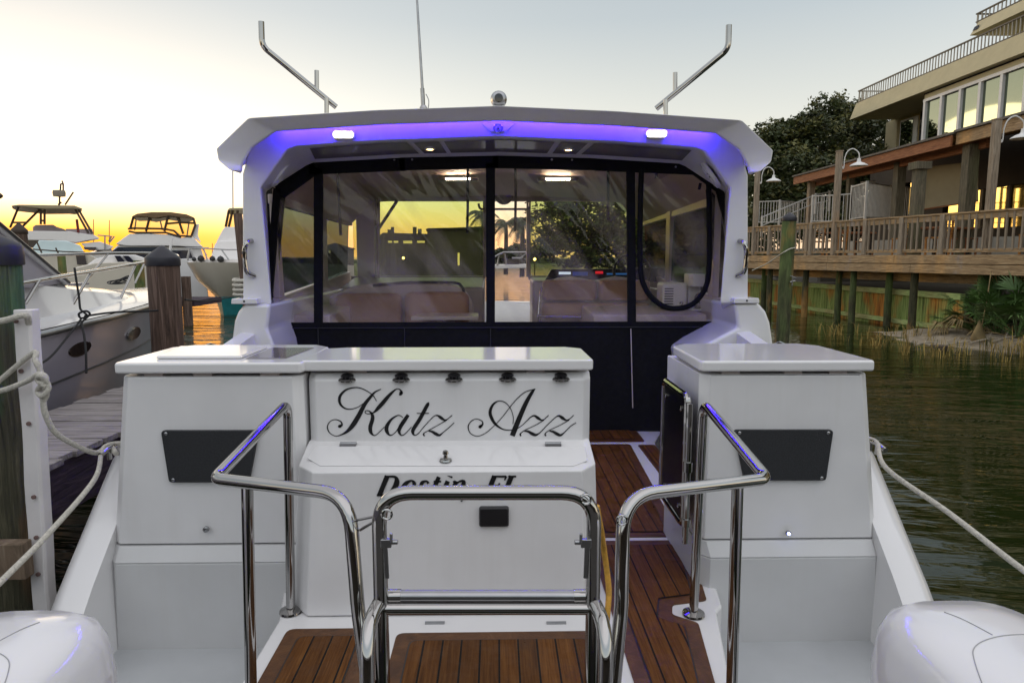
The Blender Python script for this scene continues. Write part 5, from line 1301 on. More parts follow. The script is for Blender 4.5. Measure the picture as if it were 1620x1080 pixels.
tree(Vector((D(1345,330,d).x,d,gz)), [pb(1310,172,d,26),pb(1340,200,d,42),pb(1380,215,d+1,40),pb(1300,225,d-1,42),pb(1350,262,d-2,46),pb(1395,265,d,40),pb(1330,300,d-1,38),pb(1362,180,d+2,24),pb(1335,348,d-2,36),pb(1372,345,d-2,36),pb(1410,340,d-1,34)], 'tallest dark live oak rising beside the balcony of the building', 28000, .125, 5, 'dark live oaks')
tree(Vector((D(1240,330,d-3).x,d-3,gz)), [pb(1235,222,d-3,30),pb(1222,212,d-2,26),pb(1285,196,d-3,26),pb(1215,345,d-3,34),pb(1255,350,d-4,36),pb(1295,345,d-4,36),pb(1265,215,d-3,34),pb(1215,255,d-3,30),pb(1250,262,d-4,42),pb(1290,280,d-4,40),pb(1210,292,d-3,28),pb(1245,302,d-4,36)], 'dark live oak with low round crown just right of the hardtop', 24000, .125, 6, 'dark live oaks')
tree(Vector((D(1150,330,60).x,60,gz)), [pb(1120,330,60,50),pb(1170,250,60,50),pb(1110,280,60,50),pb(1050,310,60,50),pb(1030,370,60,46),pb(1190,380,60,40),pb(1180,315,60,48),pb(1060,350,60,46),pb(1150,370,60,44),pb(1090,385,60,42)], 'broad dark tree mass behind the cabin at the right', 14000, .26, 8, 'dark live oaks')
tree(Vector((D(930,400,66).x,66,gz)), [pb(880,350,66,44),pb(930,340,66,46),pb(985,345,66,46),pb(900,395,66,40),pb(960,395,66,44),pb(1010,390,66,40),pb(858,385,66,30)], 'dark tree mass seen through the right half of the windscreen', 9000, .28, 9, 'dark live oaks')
tree(Vector((D(800,420,90).x,90,gz)), [pb(795,402,90,12),pb(820,398,90,14),pb(845,400,90,14),pb(775,404,90,10)], 'low dark bushy tree on the far shore beyond the pontoon boat', 2500, .35, 10, None, 'shore_tree')
def palm(px, top, d, R_, seed, label):
    rnd = random.Random(seed); c = D(px,top,d); th = thing('palm_tree', label, 'palm', (c.x,d,WATER+.3), 'palms on the far shore')
    mb = MB(); mb.tube([(c.x,d,WATER+.3),(c.x+.05,d,c.z-1),(c.x,d,c.z)],[.22,.19,.17],9); mb.build('trunk', BARK, th, smooth=60)
    mb = MB()
    for k in range(30):
        a = rnd.uniform(0,2*PI); e = rnd.uniform(-.9,1.2); h = Vector((math.cos(a),math.sin(a),0)); L_ = R_*rnd.uniform(.8,1.1)
        pts = [c+h*(L_*s*math.cos(e*.6))+Vector((0,0,L_*(math.sin(e)*s*.8-.75*s*s))) for s in (0,.25,.5,.75,1)]
        sd_ = Vector((-h.y,h.x,0))
        for i in range(4):
            for s in (-1,1):
                for m in range(4):
                    p = pts[i].lerp(pts[i+1],m/4); f = (pts[i+1]-pts[i]).normalized(); ll = R_*.34*(1-.12*i)
                    q = p+sd_*s*ll*.7+f*ll*.6+Vector((0,0,-ll*.45)); mb.add([p,p+f*.10,q],[(0,1,2)])
    mb.build('crown', LEAFD, th, smooth=0)
palm(764,338,60,1.7,1,'left hand palm silhouetted beside the open windscreen door')
palm(800,352,66,1.9,2,'palm silhouetted in yellow sky inside the open windscreen door')
palm(826,348,58,1.6,3,'palm at the right jamb of the open windscreen door')
# ================================================================== RIGHT SIDE: BOARDWALK
DK0 = D(1620,404,15.0); DK1 = D(1200,404,24.6); DK0.z = DK1.z = .05
du = (DK1-DK0); du.z = 0; du.normalize(); dn = Vector((du.y,-du.x,0))          # along the deck away from us / inland
def dk(s, o=0, z=.05): return Vector((DK0.x,DK0.y,z))+du*s+dn*o
def s_of(px, o=0):
    r = ray(px,400); k = r.x/r.y; p = dk(0,o)
    return (k*p.y-p.x)/(du.x-k*du.y)
S0, S1 = -6.0, 15.0
TIM = wood('deck_timber', (.12,.08,.045), (.34,.23,.125), (.55,.41,.25), (1.4,1.4,16), .85, .6, [((.62,.36,.14),.9,.5,.66),((.35,.3,.28),2.2,.60,.72)])
TIMV = wood('post_timber', (.12,.095,.07), (.29,.235,.175), (.44,.37,.29), (14,14,1.2), .85, .6, [((.42,.25,.12),1.2,.54,.68)])
TIMG = wood('mossy_post_timber', (.045,.040,.026), (.12,.105,.070), (.22,.19,.13), (14,14,1.2), .85, .7, [((.16,.16,.085),1.0,.5,.66)])
TIMR = wood('red_cedar', (.13,.050,.022), (.28,.11,.045), (.40,.18,.075), (1.4,1.4,15), .75, .4)
BW = thing('boardwalk_deck', 'raised timber boardwalk with two plank fascia boards over the green bulkhead', 'boardwalk', tuple(dk(4,0,WATER)))
mb = MB(); W_ = 9.0
mb.prism([dk(S0,.06,.045),dk(S1,.06,.045),dk(S1,W_,.045),dk(S0,W_,.045)],(0,0,-.05)); mb.build('decking', TIM, BW)
def seg_boards(zc, h, o, cuts, nm, m):
    mb = MB()
    for a,b in zip(cuts[:-1],cuts[1:]): mb.nx(); mb.beam(dk(a+.006,o,zc),dk(b-.006,o,zc+random.uniform(-.004,.004)),.045,h-.012)
    return mb.build(nm, m, BW, bev=.006)
random.seed(21)
seg_boards(-.07, .23, .02, [S0,-2.2,s_of(1415),s_of(1310),12.5,S1], 'fascia_board', TIM)
seg_boards(-.31, .24, .03, [S0,-1.0,3.1,s_of(1308),13.5,S1], 'fascia_board', TIM)
mb = MB()
for o in (.5,1.9,3.4): mb.nx(); mb.beam(dk(S0,o,-.17),dk(S1,o,-.17),.07,.36)
mb.nx(); mb.beam(dk(S0,.95,-.56),dk(S1,.95,-.56),.14,.26); mb.build('joist', TIM, BW)
mb = MB()
for px,o,r in ((1220,.35,.10),(1277,.35,.10),(1353,.35,.095),(1450,.35,.10),(1211,.9,.10),(1330,.7,.10),(1410,.7,.10),(1560,.4,.13),(1700,.4,.13)):
    s = s_of(px,o); p = dk(s,o); mb.nx(); mb.tube([(p.x+.03,p.y,-3),(p.x,p.y,-1.4),(p.x,p.y,-.35)],[r,r*1.02,r*.94],14)
mb.build('support_pile', PILEG, BW, smooth=50)
piling(1249,344,14.7,.145,'green mossy piling with dark pointed cap standing in the water before the boardwalk', PILEG, hcap=.05, lean=(-.04,0))
q = D(1252,437,14.5); rope('dock_line', [d_(1258,392,14.6),d_(1249,394,14.5),d_(1237,401,14.55),d_(1215,416,16),d_(1190,428,17)], .013, ROPEW, 'thin white line from the mossy capped piling toward the hardtop leg', 'mooring line')
mb = MB(); mb.beam(D(1254,436,14.5),D(1253,452,14.5),.03,.02); mb.tube([D(1250,436,14.5),D(1259,440,14.5)],.012,6); mb.tube([D(1250,446,14.5),D(1258,444,14.5)],.012,6); tag(mb.build('dock_cleat', STEEL, None),'small metal cleat fixed on the mossy capped piling','cleat')
# railing: one fence thing with posts and balusters
RL = thing('wooden_railing', 'weathered timber railing with square balusters along the boardwalk edge', 'railing', tuple(dk(4,.1,.05)))
mb = MB(); mb.beam(dk(S0,.12,1.06),dk(S1,.12,1.06),.15,.045); mb.build('cap_rail', TIM, RL, bev=.006)
mb = MB(); mb.beam(dk(S0,.10,.96),dk(S1,.10,.96),.04,.14); mb.build('top_rail', TIM, RL, bev=.004)
mb = MB(); mb.beam(dk(S0,.10,.15),dk(S1,.10,.15),.04,.09); mb.build('bottom_rail', TIM, RL, bev=.004)
posts = [s_of(p) for p in (1213,1278,1363,1420,1484)]+[-1.4,-3.2,-5.0]
mb = MB(); mb.beam(Vector((0,0,0)),Vector((0,0,1.0)),.13,.13,(0,1,0)); rp = mb.build('railing_post', TIMV, RL, bev=.008)
mb = MB(); mb.beam(Vector((0,0,.10)),Vector((0,0,.97)),.042,.042,(0,1,0)); bp = mb.build('baluster', TIMV, RL, bev=.003)
base_inv = rp.matrix_parent_inverse.copy()
def put(o, p, first):
    c = o if first else o.copy()
    if not first: COL.objects.link(c)
    c.parent = RL; c.matrix_parent_inverse = base_inv; c.location = p; c.rotation_euler = (0,0,math.atan2(du.y,du.x)); return c
for i,s in enumerate(posts): put(rp, dk(s,.10,.05), i == 0)
s = -4.4; i = 0
while s < 14.8 and i < 99:
    if min(abs(s-q) for q in posts) > .12:
        c = put(bp, dk(s,.085+random.uniform(-.006,.006),.05), i == 0); c.rotation_euler = (random.uniform(-.012,.012),random.uniform(-.012,.012),c.rotation_euler.z); i += 1
    s += .19
# lamp posts with gooseneck barn lamps
BULB = mat('frosted_bulb', (.7,.68,.6), .4)
def lamp_post(px, pyt, o, label, s=None, fl=1):
    s = s_of(px,o) if s is None else s; b = dk(s,o,.05); d = b.y; zt = D(px,pyt,d).z
    th = thing('deck_lamp_post', label, 'lamp post', tuple(b), 'gooseneck lamp posts on the boardwalk')
    mb = MB(); mb.beam(b,(b.x,b.y,zt),.155,.155,(0,1,0)); mb.beam((b.x,b.y,zt),(b.x,b.y,zt+.03),.18,.18,(0,1,0)); mb.build('post', TIMV, th, bev=.008)
    p = Vector((b.x+.08,b.y-.02,zt-.50)); e = Vector((.38,-.10,0))
    mb = MB(); pts = [p,p+Vector((.06,-.01,.02)),p+Vector((.07,-.02,.30)),p+Vector((.14,-.04,.50)),p+e*.55+Vector((.08,-.02,.57)),p+e+Vector((.06,-.02,.44)),p+e+Vector((.08,-.02,.26))]
    mb.tube(cr(pts,6),.016,8); mb.lathe(p+Vector((-.01,0,.02)),[(.045,0),(.045,.03),(.01,.035)],12,(1,0,0)); mb.build('arm', WHITEP, th, smooth=60)
    t_ = p+e+Vector((.08,-.02,.26)); mb = MB()
    mb.lathe(t_, [(.02,.03),(.05,.02),(.055,-.06),(.075,-.09),(.16,-.12),(.24,-.17),(.26,-.20),(.25,-.20),(.15,-.14),(.04,-.10)], 24); mb.build('lamp_shade', WHITEP, th, smooth=50)
    mb = MB(); mb.lathe(t_+Vector((0,0,-.14)), [(.02,.03),(.045,0),(.045,-.06),(.02,-.085)], 12); mb.build('bulb', BULB, th, smooth=50)
    return th
lamp_post(1319,240,.12,'slim timber lamp post with white gooseneck lamp before the dark oaks')
lamp_post(1560,190,.30,'nearest stout timber lamp post with white gooseneck lamp at the right')
lamp_post(1193,268,.12,'white gooseneck lamp post half hidden by the hardtop leg')
# patio roof on posts
PT = thing('patio_roof', 'shed roofed patio cover with red cedar fascia on mossy posts', 'patio cover', tuple(dk(5,1.5,.05)))
RX = 12.55; RZ = 3.18
ya = XP(1505,232,RX).y; yb = XP(1256,292,RX).y; 
mb = MB(); mb.box((RX-.03,ya,RZ-.16),(RX+.03,yb,RZ+.14)); mb.build('fascia_board', TIMR, PT, bev=.006)
mb = MB(); mb.box((RX+.55,ya-.6,RZ-.28),(RX+.70,yb-.3,RZ-.02)); mb.build('header_beam', TIMR, PT, bev=.006)
mb = MB(); mb.prism([(RX-.10,ya,RZ+.15),(RX+4.5,ya,RZ+1.0),(RX+4.5,ya,RZ+1.08),(RX-.10,ya,RZ+.21)],(0,yb-ya,0)); mb.build('roof', mat('grey_shingle',(.16,.145,.125),.95,var=.3,sc=9,bst=.6,bsc=20), PT)
mb = MB(); y = ya+.5
while y < yb: mb.nx(); mb.beam((RX+.05,y,RZ+.05),(RX+4.4,y,RZ+.86),.05,.16); y += 1.2
mb.build('rafter', TIM, PT)
def patio_post(px, d, zt, w, m, nm='roof_post'):
    q = D(px,380,d); mb = MB(); mb.beam((q.x,d,.05),(q.x,d,zt),w,w,(0,1,0)); return mb.build(nm, m, PT, bev=.01)
for px,d,m,w in ((1279,XP(1279,340,RX+.35).y,TIMV,.24),(1340,XP(1340,340,RX+.6).y,TIMG,.22),(1416,XP(1416,340,RX+.6).y,TIMG,.28),(1525,XP(1525,340,RX+.4).y,TIMG,.30)): patio_post(px,d,RZ-.12,w,m)
# second nearer roof reaching to the right edge
P2 = thing('patio_roof', 'nearer dark patio roof with a deep timber beam running out at the right edge', 'patio cover', tuple(dk(-2,1.5,.05)))
mb = MB(); mb.box((RX+.10,9.5,RZ-.12),(RX+.2,ya-.02,RZ+.20)); mb.build('edge_beam', TIM, P2, bev=.006)
mb = MB(); mb.prism([(RX+.02,9.5,RZ+.21),(RX+5,9.5,RZ+.95),(RX+5,9.5,RZ+1.03),(RX+.02,9.5,RZ+.27)],(0,ya-9.52,0)); mb.build('roof', MATS['grey_shingle'], P2)
mb = MB(); mb.beam((RX+.6,13.2,.05),(RX+.6,13.2,RZ+.1),.2,.2,(0,1,0)); mb.build('roof_post', TIMG, P2)
# back of the patio: blind, dark wall, lit window band
WALLB = mat('beige_stucco', (.40,.34,.22), .9, var=.06, sc=3, bst=.3, bsc=60)
WALLG = mat('grey_beige_stucco', (.54,.475,.30), .9, var=.06, sc=2.5, bst=.25, bsc=60)
WINR = mat('mirror_window', (.22,.26,.20), .03, 1, var=.02)
BX = 17.3
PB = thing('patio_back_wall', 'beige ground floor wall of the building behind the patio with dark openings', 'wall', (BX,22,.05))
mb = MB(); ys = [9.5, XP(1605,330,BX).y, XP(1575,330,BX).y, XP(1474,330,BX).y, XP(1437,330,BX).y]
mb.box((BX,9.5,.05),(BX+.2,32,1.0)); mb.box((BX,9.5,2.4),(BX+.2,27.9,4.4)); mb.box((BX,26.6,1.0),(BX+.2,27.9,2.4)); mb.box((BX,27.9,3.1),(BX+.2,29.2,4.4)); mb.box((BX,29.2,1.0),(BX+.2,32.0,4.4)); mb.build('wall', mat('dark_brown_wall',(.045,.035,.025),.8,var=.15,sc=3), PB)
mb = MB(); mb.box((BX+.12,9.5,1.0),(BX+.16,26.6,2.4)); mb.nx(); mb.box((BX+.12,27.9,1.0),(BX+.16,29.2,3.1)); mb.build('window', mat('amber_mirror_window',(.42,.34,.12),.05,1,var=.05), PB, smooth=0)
mb = MB()
for y in (11.4,12.9,14.4,15.9,17.4,18.9,20.4,21.9,23.2,24.5,25.6): mb.nx(); mb.box((BX+.05,y,1.0),(BX+.14,y+.14,2.4))
mb.build('window_frame', TIMV, PB)
bl_d = 19.2
q0,q1 = D(1457,300,bl_d),D(1548,300,bl_d-2.4)
th = thing('roll_down_blind', 'tan roll down blind hanging under the patio roof', 'blind', (q0.x,bl_d,.05))
mb = MB(); a = D(1457,332,22.5); b = D(1547,318,20.5); mb.prism([a,b,D(1547,255,20.5),D(1457,265,22.5)],(.03,.02,0)); mb.build('cloth', mat('tan_blind_cloth',(.36,.31,.20),.9,var=.10,sc=1.5,bst=.3,bsc=25), th)
mb = MB(); mb.tube([a,b],.025,8); mb.build('bottom_bar', TIMR, th)
th = thing('patio_pillar', 'dark timber patio pillar with bracketed top beside the tan blind', 'pillar', tuple(D(1447,380,18.8)))
q = D(1447,380,18.8); mb = MB(); mb.beam((q.x,18.8,.05),(q.x,18.8,2.35),.26,.26,(0,1,0)); mb.beam((q.x,18.8,2.35),(q.x,18.8,2.55),.42,.42,(0,1,0)); mb.build('shaft', TIMG, th, bev=.01)
mb = MB(); mb.tube([D(1458,268,18.9),D(1456,385,18.9)],.06,10); mb.build('downpipe', WHITEP, th, smooth=60)
for px,yy in ((1572,14.2),(1606,13.5)):
    pass
# dining furniture seen through the balusters
def table(p, label, rz=0):
    th = thing('patio_table', label, 'table', tuple(p), 'tables on the boardwalk patio')
    mb = MB(); mb.box((-.75,-.4,.70),(.75,.4,.75)); o = mb.build('table_top', TIMR, None, bev=.01); o.parent = th
    for sx in (-1,1):
        for sy in (-1,1): mb = MB(); mb.beam((sx*.62,sy*.3,0),(sx*.62,sy*.3,.70),.06,.06,(0,1,0)); o = mb.build('leg', BLACKP, None); o.parent = th
    th.rotation_euler.z = rz; return th
def chair(p, label, rz=0, m=TIMR):
    th = thing('patio_chair', label, 'chair', tuple(p), 'chairs on the boardwalk patio')
    def P(nm, f, mm=m): mb = MB(); f(mb); o = mb.build(nm, mm, None, bev=.004); o.parent = th
    P('seat', lambda b: b.box((-.22,-.22,.43),(.22,.22,.47)))
    def bk(b):
        for x in (-.20,.20): b.beam((x,.21,.43),(x,.26,.98),.045,.035,(0,1,0))
        for z in (.58,.68,.78,.90): b.beam((-.2,.23+(z-.5)*.08,z),(.2,.23+(z-.5)*.08,z),.02,.06,(0,1,0))
    P('backrest', bk)
    for sx in (-1,1):
        for sy in (-1,1): P('leg', lambda b: b.beam((sx*.19,sy*.19,0),(sx*.19,sy*.2,.43),.045,.045,(0,1,0)))
    th.rotation_euler.z = rz; return th
for s,o,lab in ((7.4,1.7,'cedar patio table behind the railing near the mossy post'),(3.6,1.5,'cedar patio table between the mossy post and the stout lamp post'),(-.2,1.6,'cedar patio table behind the railing nearest the right edge')):
    table(dk(s,o,.05), lab, .3)
chn = iter(['cedar chair at the far table, turned to the railing','cedar chair at the far table, nearest the slim lamp post','cedar chair at the far table on the building side','tan chair pulled up to the middle table','cedar chair at the middle table beside the mossy post','tan chair at the middle table on the building side','cedar chair at the near table facing away','tan chair at the near table beside the stout lamp post','cedar chair at the near table on the building side'])
OR = wood('orange_chair_wood', (.30,.12,.03),(.48,.21,.05),(.62,.32,.09),(12,12,1.5),.6,.3)
for i,(s,o,rz) in enumerate(((8.0,.95,2.6),(7.0,.9,3.4),(7.5,2.4,.2),(4.2,.8,2.9),(3.1,.85,3.3),(3.6,2.3,.1),(.5,.9,3.0),(-.7,.9,2.7),(-.2,2.4,.2))):
    chair(dk(s,o,.05), next(chn), rz+.2, OR if i%3 != 2 else TIMR)
# pale planters / boxes along the patio
th = thing('planter_box', 'pale low planter box standing behind the balusters at the right', 'planter', tuple(dk(-.5,3.2,.05)))
mb = MB(); mb.beam(dk(-3,3.2,.30),dk(2.0,3.2,.30),.5,.5); mb.build('box', mat('pale_grey_box',(.36,.35,.31),.8,var=.06,sc=3,bst=.2,bsc=40), th, bev=.01)
th = thing('planter_box', 'pale long low box behind the balusters in the middle of the patio', 'planter', tuple(dk(6,3.2,.05)))
mb = MB(); mb.beam(dk(2.6,3.3,.30),dk(9.0,3.3,.30),.5,.5); mb.build('box', MATS['pale_grey_box'], th, bev=.01)
# white metal fence and ramp rail beyond
def metal_fence(pts, label, h=1.05, zs=None, sp=.13):
    th = thing('metal_fence', label, 'fence', tuple(pts[0])); mt = MB(); mk = MB(); mp = MB(); n = 0
    for a,b in zip(pts[:-1],pts[1:]):
        a = Vector(a); b = Vector(b); up = Vector((0,0,h)); mt.nx(); mt.beam(a+up,b+up,.05,.04); mt.nx(); mt.beam(a+Vector((0,0,.12)),b+Vector((0,0,.12)),.04,.03)
        k = max(2,int((b-a).length/sp))
        for i in range(k):
            p = a.lerp(b,i/k)
            if i == 0: mp.beam(p-Vector((0,0,.3)),p+Vector((0,0,h+.05)),.07,.07,(0,1,0))
            else: mk.beam(p+Vector((0,0,.1)),p+up,.022,.022,(0,1,0))
    p = Vector(pts[-1]); mp.beam(p-Vector((0,0,.3)),p+Vector((0,0,h+.05)),.07,.07,(0,1,0))
    fp_ = mat('weathered_white_metal',(.46,.46,.44),.5,var=.1); mt.build('rail', fp_, th); o = mk.build('picket', fp_, th); o['kind'] = 'stuff'; mp.build('fence_post', fp_, th)
    return th
g = lambda px,py,d: tuple(D(px,py,d))
metal_fence([g(1196,356,30),g(1232,356,29),g(1262,357,30),g(1300,358,30)],'white metal picket fence on the far terrace left of the patio',1.0)
metal_fence([g(1205,362,27),g(1290,326,27.5),g(1312,322,27.5)],'white sloping ramp railing crossing the far terrace',.45,sp=.2)
metal_fence([g(1284,355,26),g(1320,355,25),g(1345,354,24.5)],'white picket fence with arched gate behind the slim lamp post',1.05)
metal_fence([g(1345,352,24.5),g(1368,349,23),g(1408,350,25),g(1440,350,26)],'white picket fence section behind the patio posts before the building',1.25)
th = thing('wall_lamp', 'white box lantern on a thin post under the patio roof', 'lantern', tuple(D(1373,300,27)))
q = D(1373,293,27); mb = MB(); mb.box((q.x-.15,q.y-.15,q.z-.12),(q.x+.15,q.y+.15,q.z+.10)); mb.prism([(q.x-.2,q.y-.2,q.z+.10),(q.x+.2,q.y-.2,q.z+.10),(q.x+.2,q.y+.2,q.z+.10),(q.x-.2,q.y+.2,q.z+.10)],(0,0,.05)); mb.build('lantern_head', WHITEP, th, bev=.02)
mb = MB(); mb.tube([(q.x-.05,q.y,q.z-.1),(q.x-.05,q.y,-.6)],.03,8); mb.build('post', WHITEP, th)
mb = MB(); mb.box((D(1300,400,33).x,33,-1.2),(D(1440,400,33).x,33.3,.4)); tag(mb.build('terrace_wall', mat('dark_terrace_wall',(.06,.055,.045),.9,var=.2,sc=2)),'low dark terrace wall behind the white fences','wall')
# ================================================================== BUILDING
BG = thing('waterfront_building', 'large beige building with a long balcony and a band of mirror windows', 'building', (20,25,WATER+.8))
FX = 18.75
y0 = XP(1460,190,FX).y
mb = MB()
sill = XP(1460,222,FX).z; head = XP(1461,163,FX).z; bott = XP(1462,232,FX).z
mb.box((FX,4,sill-.75),(FX+8,y0,sill-.14)); ZPB = XP(1344,190,18.45).z; mb.box((FX,4,head+.13),(FX+8,y0,ZPB+.02)); mb.box((FX+.12,4,sill-.2),(FX+.3,y0-.12,head+.2)); mb.box((FX+.0,4,.0),(FX+8,10,sill-.75))
mb.box((FX,y0-.10,sill-.14),(FX+.12,y0,head+.13)); mb.build('wall', WALLG, BG, bev=.01)
mb = MB(); mb.box((FX-.05,4,sill-.14),(FX+.1,y0,sill)); mb.box((FX-.05,4,head),(FX+.1,y0,head+.13))
yy = [y0-.1]; 
for px in (1488.5,1517.5,1548,1581.5,1619,1662,1712,1770): yy.append(XP(px,180,FX).y)
for y in yy: mb.box((FX-.05,y-.07,sill),(FX+.1,y+.07,head))
wf_ = mb.build('window_frame', WHITEP, BG, bev=.006)
for a,b in zip(yy[1:],yy[:-1]):
    mb = MB(); mb.box((FX+.06,a+.08,sill),(FX+.075,b-.08,head)); mb.build('window_pane', WINR, wf_, smooth=0)
# recessed wing to the left
RXW = 21.0; yl = XP(1407,200,RXW).y
mb = MB(); mb.box((RXW,y0-.5,0),(RXW+6,yl,ZPB+.1)); mb.build('wing_wall', mat('yellow_stucco',(.42,.34,.16),.9,var=.05,sc=3,bst=.2,bsc=60), BG)
mb = MB(); ya2 = XP(1424,200,RXW).y; mb.box((RXW-.16,ya2,0),(RXW-.005,yl+.05,ZPB+.02)); mb.build('corner_pilaster', WALLG, BG, bev=.01)
wz0, wz1 = XP(1440,255,RXW).z, XP(1425,192,RXW).z
mb = MB(); a,b = XP(1453,200,RXW).y, XP(1426,200,RXW).y
mb.box((RXW-.06,a,wz0),(RXW-.01,b,wz1)); w_ = mb.build('window_frame', WHITEP, BG)
mb = MB(); mb.box((RXW-.085,a+.35,wz0+.1),(RXW-.065,b-.10,wz1-.1)); mb.build('window_pane', WINR, w_, smooth=0)
mb = MB(); mb.box((RXW-.08,y0-.3,0),(RXW-.01,XP(1457,200,RXW).y,ZPB)); mb.build('window_reveal', FWIN, BG)
# main balcony: chamfered parapet slab with railing
KX = 18.45
yk = XP(1344,190,KX).y; zb_ = XP(1400,168,KX).z; zt_ = XP(1355,160,KX).z
zb_ = XP(1344,190,KX).z
mb = MB(); mb.prism([(KX,4,zb_),(KX+.32,4,zb_),(KX+4,4,zb_+.05),(KX+4,4,zt_-.15),(KX+.6,4,zt_-.15),(KX+.55,4,zt_),(KX+.30,4,zt_)],(0,yk-4,0)); bal = mb.build('balcony', WALLG, BG, bev=.01)
def railing(xr_, ya_, yb_, z0, h, end, parent, sp):
    mb = MB(); mb.box((xr_-.04,ya_,z0+h-.05),(xr_+.04,yb_,z0+h)); mb.box((xr_-.025,ya_,z0+.05),(xr_+.025,yb_,z0+.09)); mb.box((xr_,yb_-.06,z0+h-.05),(xr_+end,yb_,z0+h)); o = mb.build('balcony_railing', mat('bronze_rail',(.11,.095,.075),.5,var=.1), parent)
    mb = MB(); y = ya_; k = 0
    while y < yb_: mb.box((xr_-.018,y,z0),(xr_+.018,y+.035,z0+h-.05)); y += sp
    x = xr_
    while x < xr_+end: mb.box((x,yb_-.05,z0),(x+.03,yb_-.02,z0+h-.05)); x += sp
    q = mb.build('railing_picket', mat('pale_picket',(.42,.40,.35),.6,var=.1), o); q['kind'] = 'stuff'
railing(KX+.42, 6, XP(1358,150,KX+.42).y, zt_, XP(1358,144,KX+.42).z-zt_, 2.5, bal, .20)
for px in (1424,):
    y = XP(px,149,KX+.15).y; mb = MB(); mb.obox((KX+.17,y,zb_+ .36*(zt_-zb_)+.08),(.02,0,.04),(0,.16,0),(.02,0,.05)); mb.build('scupper', FWIN, bal)
mb = MB(); mb.box((FX-.02,4,ZPB-.07),(FX+.3,y0+.02,ZPB-.01)); mb.build('shadow_strip', FWIN, BG)  # solid dark strip put in for the shade line under the balcony
# upper storey and its balcony
UX = 19.1; yu = XP(1534,57,UX).y; uz0 = XP(1534,57,UX).z; uz1 = XP(1541,32,UX).z
mb = MB(); mb.prism([(UX,4,uz0),(UX+5,4,uz0),(UX+5,4,uz1),(UX+.32,4,uz1)],(0,yu-4,0)); ub = mb.build('upper_balcony', WALLG, BG, bev=.01)
railing(UX+.42, 6, XP(1545,26,UX+.42).y, uz1, XP(1545,22,UX+.42).z-uz1, 2.0, ub, .22)
y = XP(1544,47,UX+.1).y; mb = MB(); mb.obox((UX+.10,y,uz0+.25),(.02,0,.04),(0,.15,0),(.02,0,.04)); mb.build('scupper', FWIN, ub)
mb = MB(); mb.box((UX+2.2,4,8.0),(UX+9,yu-1.5,15)); mb.build('upper_wall', mat('dark_green_glass_wall',(.05,.06,.05),.2,var=.1), BG)
# ================================================================== BULKHEAD
def bulk_mat():
    m,t,b = nt('green_bulkhead')
    f = noise_n(t, coords(t,(10,10,.8)), 1.6, 6, .6, .4); g_ = noise_n(t, coords(t,(1.3,1.3,.5)), .9, 4, .6)
    c1 = ramp(t, f, [(.3,(.06,.095,.022)),(.5,(.24,.325,.085)),(.72,(.44,.50,.18))]); c2_ = ramp(t, f, [(.3,(.15,.055,.012)),(.5,(.48,.19,.03)),(.72,(.66,.34,.06))])
    mx = N(t,'ShaderNodeMix',data_type='RGBA'); mr = N(t,'ShaderNodeMapRange'); mr.inputs['From Min'].default_value=.47; mr.inputs['From Max'].default_value=.60
    L(t,g_,mr.inputs['Value']); L(t,mr.outputs['Result'],mx.inputs['Factor']); L(t,c1,mx.inputs['A']); L(t,c2_,mx.inputs['B']); L(t,mx.outputs['Result'],b.inputs['Base Color'])
    b.inputs['Roughness'].default_value=.85; bump(t,b,f,.6,.02); return m
GRN = bulk_mat(); LGRN = wood('bulkhead_waler', (.20,.19,.07),(.42,.40,.17),(.62,.58,.30),(1.5,1.5,14),.85,.4,[((.44,.58,.22),.8,.44,.60)])
BH = thing('bulkhead', 'green stained plank bulkhead with pale walers under the boardwalk', 'bulkhead', tuple(BKa))
zt0, zt1 = PL(1520,462,BKa,bn).z, PL(1205,449,BKa,bn).z
zc = (zt0+zt1)/2
random.seed(5); mb = MB(); s = 0; Lb = (BKe-BKa).length
while s < Lb:
    w = random.uniform(.17,.22); p = BKa+bd*(s+w/2)+bn*random.uniform(.0,.012)
    mb.obox((p.x,p.y,(zc-.05+WATER-.6)/2),bd*(w/2-.004),bn*.03,(0,0,(zc-.05-WATER+.6)/2)); s += w
mb.build('planking', GRN, BH, bev=.004)
mb = MB(); mb.beam(Vector((BKa.x,BKa.y,zc))-bn*.06,Vector((BKe.x,BKe.y,zc))-bn*.06,.14,.16); wz = PL(1520,527,BKa,bn).z+.10
mb.beam(Vector((BKa.x,BKa.y,WATER+.16))-bn*.08,Vector((BKe.x,BKe.y,WATER+.16))-bn*.08,.10,.13); mb.build('waler', LGRN, BH, bev=.008)
mb = MB(); mb.obox((BKa.x+bn.x*1.6-bd.x*.05,BKa.y+bn.y*1.6-bd.y*.05,(zc-.05+WATER-.4)/2),bd*.04,bn*1.6,(0,0,(zc-WATER+.4)/2)); mb.build('return_wall', PILEG, BH)
